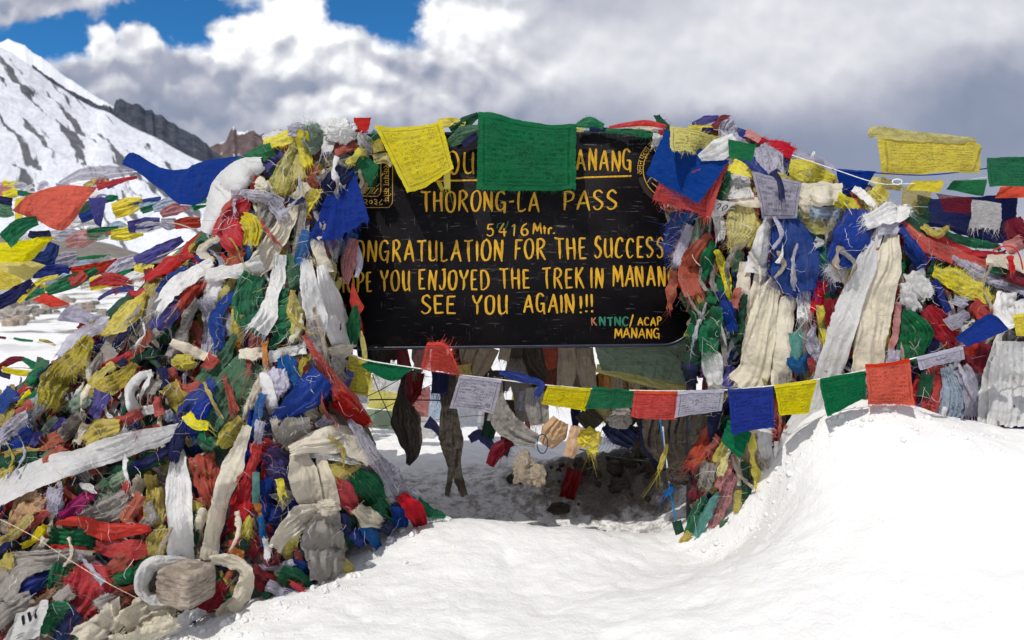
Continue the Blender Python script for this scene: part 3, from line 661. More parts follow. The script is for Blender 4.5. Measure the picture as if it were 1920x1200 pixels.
def add_cloth(name, key, typ, A, B, Y=None, opts='', label=None, **kw):
    o = dict(x.split('=') if '=' in x else (x, '1') for x in opts.split())
    for k in ('fold', 'arch', 'crump', 'nf', 'billow', 'over'):
        if k in o: kw[k] = float(o[k])
    if 'fu' in o: kw['fu'] = True
    V, g = cloth_grid(A, B, Y, typ=typ, **kw)
    if Y is None or 'db' in o: db_put(V)
    uv = np.stack([g['u'], g['v']], -1).reshape(-1, 2); uv2 = np.stack([g['u'] * g['L'], g['v'] * g['W']], -1).reshape(-1, 2)
    rows = int(o.get('rows', 11 if name == 'prayer_flag' else max(2, round(g['W'] / .016))))
    mat = cloth_mat(key, typ, rows, int('frame' in o or name == 'prayer_flag'), float(o.get('worn', .3 if name == 'prayer_flag' else .9)))
    ob = mesh_obj(name, V, grid_q(g['n'], g['m']), mat, uv=uv, uv2=uv2)
    if 'hem' in o:                                                   # the folded hem through which the cord runs
        hk = max(3, int(.016 / (g['W'] / g['m'])) + 1); Hm = V[:, :hk] - g['N'][:, :hk] * 0 + (np.array([0, 0, H]) - V[:, :hk]) / np.linalg.norm(np.array([0, 0, H]) - V[:, :hk], axis=-1)[..., None] * .003
        mesh_obj('hem', Hm, grid_q(g['n'], hk), cloth_mat(key, 'c', 11, 0, .3), parent=ob, uv=uv.reshape(g['n'], g['m'], 2)[:, :hk].reshape(-1, 2), uv2=uv2.reshape(g['n'], g['m'], 2)[:, :hk].reshape(-1, 2))
    fr = o.get('f', ''); rs = g['rs']; ln = float(o.get('fl', .035)); dens = 480
    if not fr and Y is None and typ != 's' and name != 'prayer_flag' and rs.random() < .85:      # threads worn loose
        fr = 'e' + ('b' if rs.random() < .5 else '') + ('a' if rs.random() < .3 else '') + ('s' if rs.random() < .3 else ''); ln = rs.uniform(.008, .022); dens = 330
    if fr:
        Vs, Qs, off = [], [], 0
        for ch in fr:
            if ch == 's': e, d = V[0], -g['du'][0]
            elif ch == 'e': e, d = V[-1], g['du'][-1]
            elif ch == 'a': e, d = V[:, 0], -g['dv'][:, 0]
            else: e, d = V[:, -1], g['dv'][:, -1]
            d = d / (np.linalg.norm(d, axis=1)[:, None] + 1e-9); span = np.linalg.norm(np.diff(e, axis=0), axis=1).sum()
            vv, qq = fringe_arrays(e, d, ln, rs, int(np.clip(span * dens, 14, 170)))
            z = np.zeros((len(vv), 2)); mesh_obj('frayed_edge', vv, qq, cloth_mat(key, 'c', 11, 0, .8), parent=ob, uv=z, uv2=z)
    cu, cv = U(V.reshape(-1, 3)); ends = (np.mean(A[-1:], 0) + np.mean(B[-1:], 0) - np.mean(A[:1], 0) - np.mean(B[:1], 0)) / 2
    NAMED.append((ob, label, dict(c=(cu.mean(), cv.mean()), box=(cu.min(), cv.min(), cu.max(), cv.max()), dir=ends, key=key, typ=typ, fr=bool(fr), L=g['L'], W=g['W'], name=name, area=g['L'] * g['W'])))
    return ob, V, g

def rails(path, w):
    p = np.asarray(path, float); n = max(24, len(p) * 8)
    c = crom(p, n) if len(p) > 1 else p
    ww = np.interp(np.linspace(0, 1, n), np.linspace(0, 1, len(w)), w) if len(w) > 1 else np.full(n, w[0])
    t = np.gradient(c, axis=0); t = np.stack([gsm(t[:, 0], 2), gsm(t[:, 1], 2)], -1); t /= np.linalg.norm(t, axis=1)[:, None] + 1e-9
    nr = np.stack([t[:, 1], -t[:, 0]], -1) * ww[:, None] / 2
    if nr[:, 1].mean() > 0: nr = -nr
    return c + nr, c - nr

def add_bundle(key, typ, c, size, Y=None, opts='', label=None, name='cloth_bundle'):
    """a crumpled knot of cloth"""
    SEED[0] += 1; rs = np.random.default_rng(SEED[0]); o = dict(x.split('=') if '=' in x else (x, '1') for x in opts.split())
    y = (float(front(np.array([c[0]]), np.array([c[1]]), 2)[0]) - .02) if Y is None else Y
    s = y / F; v, f = ICO5; v = v.copy(); k = rs.uniform(0, 40, 3)
    ax = rs.normal(size=3); ax /= np.linalg.norm(ax)
    al = v @ ax
    q = (v - ax * al[:, None] * .72) * 1.5 + k + .7 * np.stack([vn(v * 1.5 + k), vn(v * 1.5 + k + 9), vn(v * 1.5 + k + 21)], -1)
    pin = (1 - np.abs(vn(q * 1.3)) * 2).clip(0, 1) ** 1.6
    d = .34 * pin + .12 * (1 - np.abs(vn(q * 3.1 + 4)) * 2).clip(0, 1) + .05 * ridged(v * 6 + k, 2) + .34 * fbm(v * 1.3 + k + 5, 2) - .12
    p = v * (.82 + d)[:, None]
    sz = np.array([size[0] * s / 2, min(size[0], size[1]) * s * .32, size[1] * s / 2])
    if 'rot' in o:
        a = R(float(o['rot'])); p = p * sz; p = np.stack([p[:, 0] * math.cos(a) - p[:, 2] * math.sin(a), p[:, 1], p[:, 0] * math.sin(a) + p[:, 2] * math.cos(a)], -1)
    else: p = p * sz
    V = p + P(c[0], c[1], y)
    if Y is None: db_put(V)
    z = np.stack([np.arctan2(v[:, 1], v[:, 0]) * .02 + v[:, 2] * .03, v[:, 2] * .05], -1)
    ob = mesh_obj(name, V, None, cloth_mat(key, typ, 6, 0, .8), tris=f, uv=z, uv2=z)
    NAMED.append((ob, label, dict(c=c, box=(c[0] - size[0] / 2, c[1] - size[1] / 2, c[0] + size[0] / 2, c[1] + size[1] / 2), dir=np.zeros(2), key=key, typ=typ, fr=False, L=size[0] * s, W=size[1] * s, name=name, area=size[0] * size[1] * s * s)))
    return ob

def add_scraps(side, count, seed, keys, lo=.0, hi=1., w=(8, 26), L=(30, 110), spread=.5):
    """torn strips nobody could count, under the cloths one can tell apart: one object"""
    rs = np.random.default_rng(seed); V0, N0 = HEAP_GRID[side]; n, m = V0.shape[:2]
    Vs, Qs, mi, u1, u2, off = [], [], [], [], [], 0
    mats = [cloth_mat(k, 'p' if k in 'LZGO' else 'c', 5, 0, 1.2) for k in keys]
    for _ in range(count):
        i = int(rs.uniform(lo, hi) * (n - 1)); j = rs.integers(3, m - 3)
        cx, cy = U(V0[i, j]); dn = U(V0[min(i + 8, n - 1), j]); d = np.array(dn) - np.array([cx, cy])
        if np.linalg.norm(d) < 1e-3: d = np.array([0, 1.])
        d = d / np.linalg.norm(d); a = rs.normal() * spread; d = np.array([d[0] * math.cos(a) - d[1] * math.sin(a), d[0] * math.sin(a) + d[1] * math.cos(a)])
        l = rs.uniform(*L) / 2; bend = np.array([-d[1], d[0]]) * rs.normal() * l * .35; c = np.array([cx, cy])
        ww = rs.uniform(*w); A, B = rails([c - d * l, c + bend, c + d * l], [ww * rs.uniform(.2, 1), ww, ww * rs.uniform(.2, 1)])
        Vg, g = cloth_grid(A, B, None, fold=.11, crump=1.2); db_put(Vg)
        k = rs.integers(len(keys)); q = grid_q(g['n'], g['m'], off); Vs.append(Vg.reshape(-1, 3)); Qs.append(q); mi.append(np.full(len(q), k)); off += g['n'] * g['m']
        u1.append(np.stack([g['u'], g['v']], -1).reshape(-1, 2)); u2.append(np.stack([g['u'] * g['L'] + rs.random() * 9, g['v'] * g['W']], -1).reshape(-1, 2))
        if rs.random() < .5:
            e, dd = (Vg[-1], g['du'][-1]); dd = dd / (np.linalg.norm(dd, axis=1)[:, None] + 1e-9)
            fv, fq = fringe_arrays(e, dd, .03, rs, 14); Vs.append(fv); Qs.append(fq + off); mi.append(np.full(len(fq), k)); off += len(fv); u1.append(np.zeros((len(fv), 2))); u2.append(np.zeros((len(fv), 2)))
    tag(mesh_obj('cloth_scraps', np.concatenate(Vs), np.concatenate(Qs), mats, uv=np.concatenate(u1), uv2=np.concatenate(u2), mi=np.concatenate(mi)), kind='stuff')
def add_threads(side, count, seed):
    """loose threads on a heap: one object"""
    rs = np.random.default_rng(seed); V0, N0 = HEAP_GRID[side]; n, m = V0.shape[:2]; Vs, Qs, mi, off = [], [], [], 0
    keys = 'WGLHCGHWLO'; mats = [plain_mat(f'{COL[k][0]} thread', COL[k][1], .9, .1) for k in keys]
    for _ in range(count):
        i, j = rs.integers(2, n - 2), rs.integers(2, m - 2); cx, cy = U(V0[i, j]); a = rs.uniform(0, 6.3); L = rs.uniform(8, 50); k = 8
        s = np.linspace(0, 1, k); a = a + np.cumsum(rs.normal(size=k) * .35); x = cx + np.cumsum(np.cos(a)) * L / k; y = cy + np.cumsum(np.sin(a)) * L / k
        D = gsm(front(x, y, 0), 1.) - .006 - .018 * np.sin(np.pi * s) * rs.random(); c = P(x, y, D); w = rs.uniform(.00035, .0008)
        t = np.gradient(c, axis=0); sd = np.cross(t, [0, 1, .3]); sd /= np.linalg.norm(sd, axis=1)[:, None] + 1e-9
        Vs.append(np.stack([c + sd * w, c - sd * w], 1).reshape(-1, 3)); q = grid_q(k, 2, off); Qs.append(q); mi.append(np.full(len(q), rs.integers(len(keys)))); off += 2 * k
    tag(mesh_obj('loose_threads', np.concatenate(Vs), np.concatenate(Qs), mats, mi=np.concatenate(mi)), kind='stuff')

def parse(txt):
    """one cloth a line: shape colour type coordinates ; width or distance ; options ; label"""
    for ln in txt.strip().splitlines():
        ln = ln.strip()
        if not ln or ln[0] == '#': continue
        f = [x.strip() for x in ln.split(';')] + ['', '', '']
        hd = f[0].split(); shape, key, typ = hd[0], hd[1], hd[2]; label = f[3] or None; opts = f[2]
        pt = lambda s: tuple(float(v) for v in s.split(','))
        o = dict(x.split('=') if '=' in x else (x, '1') for x in opts.split()); Y = None
        if 'Y' in o: Y = [float(v) for v in o['Y'].split(',')]; Y = Y[0] if len(Y) == 1 else Y
        if shape == 'S':
            A, B = rails([pt(s) for s in hd[3:]], [float(v) for v in f[1].split(',')])
            p0, p1 = pt(hd[3]), pt(hd[-1]); ln_ = sum(math.dist(pt(a), pt(b)) for a, b in zip(hd[3:], hd[4:])); w = max(float(v) for v in f[1].split(','))
            if typ == 'c' and Y is None and key in 'YOZLWTREBGPJ' and not label and np.random.default_rng(SEED[0] + 999).random() < .5: typ = 'p'      # most of them carry faded print
            nm = o.get('n') or ('ceremonial_scarf' if typ == 's' and key in 'WC' and ln_ > 2.2 * w else 'cloth_strip' if ln_ > 2.4 * w else 'cloth_rag')
            add_cloth(nm, key, typ, A, B, Y, opts, label)
        elif shape == 'Q':
            q = [pt(s) for s in hd[3:7]]
            add_cloth(o.get('n', 'prayer_flag'), key, typ, [q[0], q[1]], [q[3], q[2]], Y, opts + ('' if 'fu' in o or 'fv' in o else ' fu'), label)
        elif shape == 'R':
            k = hd.index('/'); add_cloth(o.get('n', 'prayer_flag'), key, typ, [pt(s) for s in hd[3:k]], [pt(s) for s in hd[k + 1:]], Y, opts + ('' if 'fv' in o else ' fu'), label)
        elif shape == 'B':
            add_bundle(key, typ, pt(hd[3]), pt(hd[4]), Y, opts, label, o.get('n', 'cloth_bundle'))
# ------------------------------------------------------------------ the painted board
SY = 3.80
def SP(px, py, out=0.): return P(px, py, SY - out)
def board():
    root = empty('notice_board', tuple(P(955, 960, SY + .03)))
    tag(root, 'black board with yellow hand-painted lettering between two heaps of prayer flags', 'notice board')
    # outline: rounded rectangle, a little out of level
    x0, x1, yt, yb, r = 612, 1306, 249, 650, 62; pts = []
    for cx, cy, a0 in ((x1 - r, yb - r, 0), (x0 + r, yb - r, 90), (x0 + r, yt + r, 180), (x1 - r, yt + r, 270)):
        for k in range(13):
            a = R(a0 + k * 7.5); pts.append((cx + r * math.cos(a), cy + r * math.sin(a)))
    pts = np.array(pts); pts[:, 1] -= (pts[:, 0] - 955) * .011
    n = len(pts)
    rings = [(1., .0), (1., .0)]
    Fp = SP(pts[:, 0], pts[:, 1], 0.); Bp = Fp + [0, .028, 0]; c = Fp.mean(0)
    V = np.concatenate([Fp, Bp, [c], [c + [0, .028, 0]]]); T = []; Q = []
    for i in range(n):
        j = (i + 1) % n; Q.append([i, j, n + j, n + i]); T.append([i, 2 * n, j]); T.append([n + j, 2 * n + 1, n + i])
    m, t = new_mat('weathered black board paint'); pos = t.node('ShaderNodeNewGeometry').outputs['Position']
    a = t.noise(pos, 4, 6, .65); sx, sy, sz = t.sep(pos)
    scr = t.noise(t.vmath('MULTIPLY', t.vmath('ADD', pos, t.vmath('MULTIPLY', t.noise(pos, 3, 2, out='Color'), (.06, .06, .06))), (9, 1, 130)), 1, 3, .6)
    scr2 = t.noise(t.vmath('MULTIPLY', pos, (160, 1, 14)), 1, 3, .6); patch = t.noise(pos, 7, 5, .7)
    s = t.math('MULTIPLY', t.math('MAXIMUM', t.step(scr, .63, .69), t.step(scr2, .66, .72)), t.step(patch, .44, .58))
    cl = t.mix(t.step(a, .4, .7), (.0075, .007, .009), (.016, .014, .015))
    cl = t.mix(t.math('MULTIPLY', t.step(t.noise(pos, 11, 6, .75), .56, .72), .5), cl, (.045, .036, .033)); cl = t.mix(t.math('MULTIPLY', s, .7), cl, (.22, .20, .19))
    b = principled(t, cl, .7, .08); finish(t, b.outputs[0], t.math('ADD', t.noise(pos, 60, 4), s), .25, .002, b)
    mesh_obj('panel', V, Q, m, root, tris=T, smooth=False)
    lp = np.concatenate([Fp, Fp[:1]]) + [0, .006, 0]
    rv, rq = tube(lp, .0085, 8); mesh_obj('rim', rv, rq, plain_mat('dark blue enamel', (.012, .016, .038), .35, .5, 0, 40, .4), root)
    steel = plain_mat('dull painted steel post', (.035, .036, .042), .55, .4, .3, 30, .4)
    for px in (652, 1296):
        p0 = P(px, 300, SY + .05); g = float(ground_z(p0[0], p0[1], False)) - .15
        pv, pq = tube([[p0[0], p0[1], g], [p0[0], p0[1], g + .5], [p0[0], p0[1], p0[2]]], .024, 14); mesh_obj('post', pv, pq, steel, root)
    return root
BOARD = board()

GL = {  # brush strokes of each letter on a unit height, and its width
 'A': (.74, [[(.02, 0), (.2, .5), (.38, 1)], [(.36, 1), (.54, .5), (.74, -.03)], [(.13, .33), (.62, .36)]]),
 'C': (.66, [[(.64, .8), (.5, .97), (.24, .93), (.05, .55), (.12, .16), (.36, .0), (.62, .14)]]),
 'D': (.7, [[(.08, 1), (.1, 0)], [(.0, .98), (.4, .95), (.68, .6), (.6, .2), (.3, 0), (.04, .02)]]),
 'E': (.56, [[(.08, 1), (.08, .5), (.1, 0)], [(.05, .98), (.54, .98)], [(.08, .52), (.46, .54)], [(.06, .03), (.58, .04)]]),
 'F': (.56, [[(.1, 1), (.1, .5), (.07, -.02)], [(.02, .97), (.56, .99)], [(.08, .54), (.46, .56)]]),
 'G': (.72, [[(.64, .84), (.46, .99), (.2, .9), (.03, .5), (.14, .12), (.38, .03), (.6, .2)], [(.36, .44), (.7, .45)], [(.66, .46), (.62, .2), (.64, -.1)]]),
 'H': (.66, [[(.06, 1), (.06, .5), (.08, -.03)], [(.6, 1), (.6, .5), (.62, -.03)], [(.06, .5), (.6, .53)]]),
 'I': (.14, [[(.07, 1), (.07, .5), (.08, -.02)]]),
 'J': (.5, [[(.42, 1), (.43, .4), (.34, .04), (.14, .02), (.02, .22)], [(.14, .98), (.52, .98)]]),
 'K': (.64, [[(.06, 1), (.06, .5), (.08, -.02)], [(.58, 1), (.1, .46)], [(.22, .56), (.4, .28), (.66, -.02)]]),
 'L': (.56, [[(.06, 1), (.06, .5), (.07, .04)], [(.04, .03), (.3, .0), (.56, .1)]]),
 'M': (.84, [[(.08, 1), (.06, .5), (.0, -.03)], [(.08, 1), (.28, .6), (.42, .2)], [(.42, .2), (.58, .6), (.74, 1)], [(.74, 1), (.78, .5), (.86, -.03)]]),
 'N': (.66, [[(.06, 1), (.06, .5), (.05, -.03)], [(.06, 1), (.32, .5), (.6, -.04)], [(.61, 1), (.61, .5), (.6, -.04)]]),
 'O': (.72, [[(.36, .99), (.12, .84), (.04, .46), (.16, .1), (.38, .0), (.6, .14), (.69, .52), (.58, .88), (.34, .99)]]),
 'P': (.6, [[(.1, 1), (.1, .5), (.06, -.05)], [(.02, .95), (.36, 1), (.58, .82), (.5, .56), (.1, .42)]]),
 'R': (.66, [[(.1, 1), (.1, .5), (.06, -.03)], [(.02, .95), (.36, 1), (.58, .82), (.48, .58), (.12, .47)], [(.26, .48), (.44, .24), (.68, -.06)]]),
 'S': (.6, [[(.54, .84), (.36, 1), (.12, .9), (.1, .66), (.34, .5), (.55, .3), (.42, .04), (.18, .0), (.02, .14)]]),
 'T': (.66, [[(-.02, .98), (.32, .96), (.68, 1)], [(.34, .97), (.35, .5), (.38, -.03)]]),
 'U': (.64, [[(.06, 1), (.05, .4), (.16, .06), (.36, .02), (.54, .14)], [(.58, 1), (.57, .4), (.6, 0)]]),
 'Y': (.66, [[(.02, 1), (.14, .7), (.32, .5)], [(.66, 1), (.5, .7), (.32, .48)], [(.33, .5), (.33, .2), (.3, -.04)]]),
 '-': (.4, [[(.03, .44), (.38, .48)]]), '!': (.16, [[(.07, 1), (.07, .6), (.08, .28)], [(.08, .1), (.08, .0)]]), '/': (.3, [[(.32, 1.08), (.0, -.12)]]),
 '.': (.16, [[(.06, .1), (.09, .0)]]), 't': (.36, [[(.18, .7), (.17, .3), (.2, -.02)], [(0, .45), (.36, .47)]]), 'r': (.34, [[(.06, .52), (.06, .2), (.05, -.02)], [(.06, .36), (.2, .54), (.36, .48)]]),
 '5': (.56, [[(.52, .98), (.14, .95)], [(.14, .95), (.1, .56), (.34, .62), (.53, .4), (.46, .1), (.24, -.02), (.02, .1)]]),
 '4': (.62, [[(.4, 1), (.2, .6), (.02, .3)], [(.02, .3), (.62, .33)], [(.44, .62), (.44, .3), (.46, -.04)]]),
 '1': (.34, [[(.02, .76), (.24, 1)], [(.24, 1), (.22, .5), (.22, -.02)]]),
 '6': (.6, [[(.5, .98), (.2, .72), (.06, .34), (.18, .04), (.42, .02), (.56, .24), (.44, .48), (.2, .46), (.08, .26)]]),
 '2': (.6, [[(.06, .78), (.26, 1), (.5, .84), (.42, .5), (.05, .02)], [(.05, .03), (.58, .03)]]),
 '0': (.66, [[(.33, .99), (.1, .8), (.06, .4), (.2, .05), (.4, .02), (.58, .3), (.58, .75), (.33, .99)]])}
def brush(pts, w, out, rs, taper=.5, closed=False):
    """a brush stroke on the board: pts in photo bearings, w in pixels; a thin ridge of paint"""
    p = np.asarray(pts, float); n = max(6, int(np.linalg.norm(np.diff(p, axis=0), axis=1).sum() / 2.2)); c = crom(p, n)
    t = np.gradient(c, axis=0); t /= np.linalg.norm(t, axis=1)[:, None] + 1e-9; nr = np.stack([-t[:, 1], t[:, 0]], -1); s = np.linspace(0, 1, n)
    nib = .62 + .38 * np.abs(t @ np.array([.35, .94]))
    ww = w * nib * (1 if closed else (1 - taper * np.clip((s - .55) / .45, 0, 1) ** 1.5) * np.clip(.62 + s * 4, 0, 1)) * (1 + .10 * vn(np.stack([c[:, 0] * .4, c[:, 1] * .4, 0 * s], -1)))
    k = 5; off = np.linspace(-.5, .5, k); Pq = c[:, None] + nr[:, None] * (ww[:, None] * off[None])[..., None]
    bump = .0006 + .0011 * (1 - (2 * off) ** 2)[None] * np.ones(n)[:, None]
    return SP(Pq[..., 0], Pq[..., 1], bump).reshape(-1, 3), grid_q(n, k)
def paint_text(items, w, mat, seed=1, name='lettering'):
    """items: (text, x start, x end, baseline, height)"""
    rs = np.random.default_rng(seed)
    for txt, xa, xb, yb, h in items:
        Vs, Qs, off = [], [], 0
        adv = [GL[c][0] * h for c in txt]; k = min(1.05, (xb - xa - .17 * h * (len(txt) - 1)) / sum(adv)) if len(txt) > 1 else 1.
        adv = [a * k for a in adv]; gap = (xb - xa - sum(adv)) / max(1, len(txt) - 1)
        x = xa
        for c, a in zip(txt, adv):
            if c != ' ':
                sl = rs.normal() * .02; hh = h * rs.uniform(.96, 1.05); dy = rs.normal() * .5
                for st in GL[c][1]:
                    q = [(x + (X * k + sl * Y_ + rs.normal() * .012) * h, yb + dy - (Y_ + rs.normal() * .012) * hh) for X, Y_ in st]
                    v, f = brush(q, w * rs.uniform(.9, 1.1), 0, rs, .45 if abs(st[0][1] - st[-1][1]) > .4 else .2, len(st) > 7 and st[0] == st[-1]); Vs.append(v); Qs.append(f + off); off += len(v)
            x += a + gap
        mesh_obj(name, np.concatenate(Vs), np.concatenate(Qs), mat, BOARD)
def paint_mat(name, a, b, chip=.5):
    m, t = new_mat(name); pos = t.node('ShaderNodeNewGeometry').outputs['Position']
    n = t.noise(t.vmath('MULTIPLY', pos, (1, 1, .35)), 55, 4, .6); c = t.mix(t.step(n, .36, .66), a, b)
    cr = t.math('MULTIPLY', t.step(t.noise(t.vmath('MULTIPLY', pos, (1, 1, 3)), 120, 4, .7), .62, .68), t.step(t.noise(pos, 9, 4, .7), .5, .6)); c = t.mix(t.math('MULTIPLY', cr, chip), c, (.03, .025, .02))
    b_ = principled(t, c, .5, .35); finish(t, b_.outputs[0], n, .3, .001, b_); return m
YP = paint_mat('yellow brush paint', (.48, .245, .007), (.68, .385, .013), .9); GP = paint_mat('green brush paint', (.01, .12, .07), (.02, .2, .11)); OP = paint_mat('rusty orange smear', (.3, .1, .03), (.42, .16, .06), .9)
LN = paint_mat('thin ochre line paint', (.40, .24, .03), (.56, .35, .05), .6)
paint_text([('YOU', 812, 889, 326, 42), ('MANANG', 1056, 1184, 319, 38)], 4.6, YP, 1)
paint_text([('THORONG-LA', 790, 1010, 396, 37), ('PASS', 1056, 1157, 393, 36)], 4.8, YP, 2)
paint_text([('5416', 912, 991, 442, 23), ('Mtr.', 1000, 1040, 438, 21)], 3.8, YP, 3)
paint_text([('CONGRATULATION', 643, 942, 489, 38), ('FOR', 964, 1022, 485, 37), ('THE', 1041, 1099, 485, 38), ('SUCCESS', 1115, 1244, 483, 37), ('!', 1251, 1256, 482, 37)], 4.6, YP, 4)
paint_text([('HOPE', 633, 697, 547, 36), ('YOU', 714, 768, 545, 37), ('ENJOYED', 785, 916, 543, 37), ('THE', 938, 993, 541, 36), ('TREK', 1017, 1094, 540, 37), ('IN', 1108, 1131, 539, 36), ('MANANG', 1150, 1268, 536, 37)], 4.6, YP, 5)
paint_text([('SEE', 789, 854, 589, 34), ('YOU', 886, 951, 588, 34), ('AGAIN', 982, 1076, 586, 34), ('!', 1086, 1091, 587, 34), ('!', 1097, 1102, 586, 34), ('!', 1108, 1113, 585, 34)], 4.6, YP, 6)
paint_text([('/', 1181, 1192, 612, 20), ('ACAP', 1196, 1240, 610, 15), ('MANANG', 1153, 1237, 634, 18)], 3.2, YP, 7)
paint_text([('NTNC', 1124, 1178, 611, 16)], 4.0, GP, 8); paint_text([('K', 1109, 1120, 611, 15)], 3.0, OP, 9)
def lines(segs, w, mat, name):
    rs = np.random.default_rng(3); Vs, Qs, off = [], [], 0
    for s in segs:
        v, f = brush(s, w, 0, rs, .1, True); Vs.append(v); Qs.append(f + off); off += len(v)
    return mesh_obj(name, np.concatenate(Vs), np.concatenate(Qs), mat, BOARD)
lines([[(770, 341), (830, 339), (895, 338)], [(895, 338), (1000, 335), (1090, 334)], [(1090, 333), (1184, 330)]], 4.2, YP, 'underline')
lines([[(941, 418), (934, 420), (932, 428)], [(944, 433), (950, 424), (953, 415)], [(964, 420), (963, 436)]], 2.2, GP, 'overpainting')
def rr(x0, y0, x1, y1, r):
    o = []
    for cx, cy, a0 in ((x1 - r, y1 - r, 0), (x0 + r, y1 - r, 90), (x0 + r, y0 + r, 180), (x1 - r, y0 + r, 270)):
        o += [(cx + r * math.cos(R(a0 + k * 22.5)), cy + r * math.sin(R(a0 + k * 22.5))) for k in range(5)]
    return o + o[:1]
EMB = lines([rr(625, 283, 736, 389, 13), rr(640, 290, 714, 368, 10), [(650, 344), (686, 344), (697, 334), (697, 310), (686, 298), (660, 298)], [(650, 352), (698, 351)], [(684, 300), (684, 356)], [(668, 352), (684, 367), (700, 351)],
             [(690, 356), (694, 351)], [(695, 362), (703, 352)], [(701, 363), (709, 353)], [(706, 350), (712, 344)], [(700, 336), (708, 326)], [(650, 300), (668, 322), (690, 318)]], 1.5, LN, 'emblem_lines')
lines([[(676, 353), (692, 353)], [(679, 357), (689, 357)], [(682, 361), (686, 361)]], 4.5, YP, 'emblem_triangle')
def circ(cx, cy, rx, ry, a0, a1): return [(cx + rx * math.cos(R(a)), cy - ry * math.sin(R(a))) for a in np.linspace(a0, a1, 30)]
lines([circ(1258, 318, 52, 54, 45, 262), [(1214, 342), (1222, 333), (1232, 340), (1238, 334), (1248, 340), (1262, 334)], [(1222, 343), (1240, 358)]], 2.0, LN, 'emblem_ring')
ring = [tuple(SP(x, y, .0006)) for x, y in circ(1258, 318, 63, 68, 178, 250)]
def script(body, cx, cy, size, ang=0., mat=LN):
    """a word in Devanagari letters, painted on the board"""
    cu = bpy.data.curves.new('word', 'FONT'); cu.body = body; cu.size = size * SY / F; cu.align_x = 'CENTER'; cu.align_y = 'CENTER'; cu.extrude = .0004
    tmp = bpy.data.objects.new('word', cu); col.objects.link(tmp); dg = bpy.context.evaluated_depsgraph_get(); me = bpy.data.meshes.new_from_object(tmp.evaluated_get(dg))
    bpy.data.objects.remove(tmp); bpy.data.curves.remove(cu)
    if len(me.vertices) == 0: return
    v = np.array([x.co[:] for x in me.vertices]); a = R(ang); v = np.stack([v[:, 0] * math.cos(a) - v[:, 1] * math.sin(a), -v[:, 2], v[:, 0] * math.sin(a) + v[:, 1] * math.cos(a)], -1) + SP(cx, cy, .0012)
    me.vertices.foreach_set('co', (v - np.array(BOARD.location)).astype(np.float32).ravel()); me.materials.clear(); me.materials.append(mat); me.name = 'script'
    o = bpy.data.objects.new('script', me); col.objects.link(o); o.parent = BOARD
script('\u0938\u0902\u0930\u0915\u094d\u0937\u0923 \u0915\u094b\u0937', 724, 338, 16, -90)
script('\u0968\u0966\u0969\u096e', 700, 379, 17)
script('.', 723, 372, 22)
for wd, a in (('\u0905', 184), ('\u0928\u094d', 175), ('\u0928', 167), ('\u092a\u0942', 157), ('\u0930\u094d\u0923', 145), ('\u0938\u0902', 129), ('\u0930', 119)):
    script(wd, 1258 + 58 * math.cos(R(a)), 318 - 60 * math.sin(R(a)), 15, a - 90)
lines([circ(1258, 320, 58, 60, 192, 246)], 9, paint_mat('brown repaint', (.022, .013, .011), (.03, .018, .014), .2), 'emblem_band')
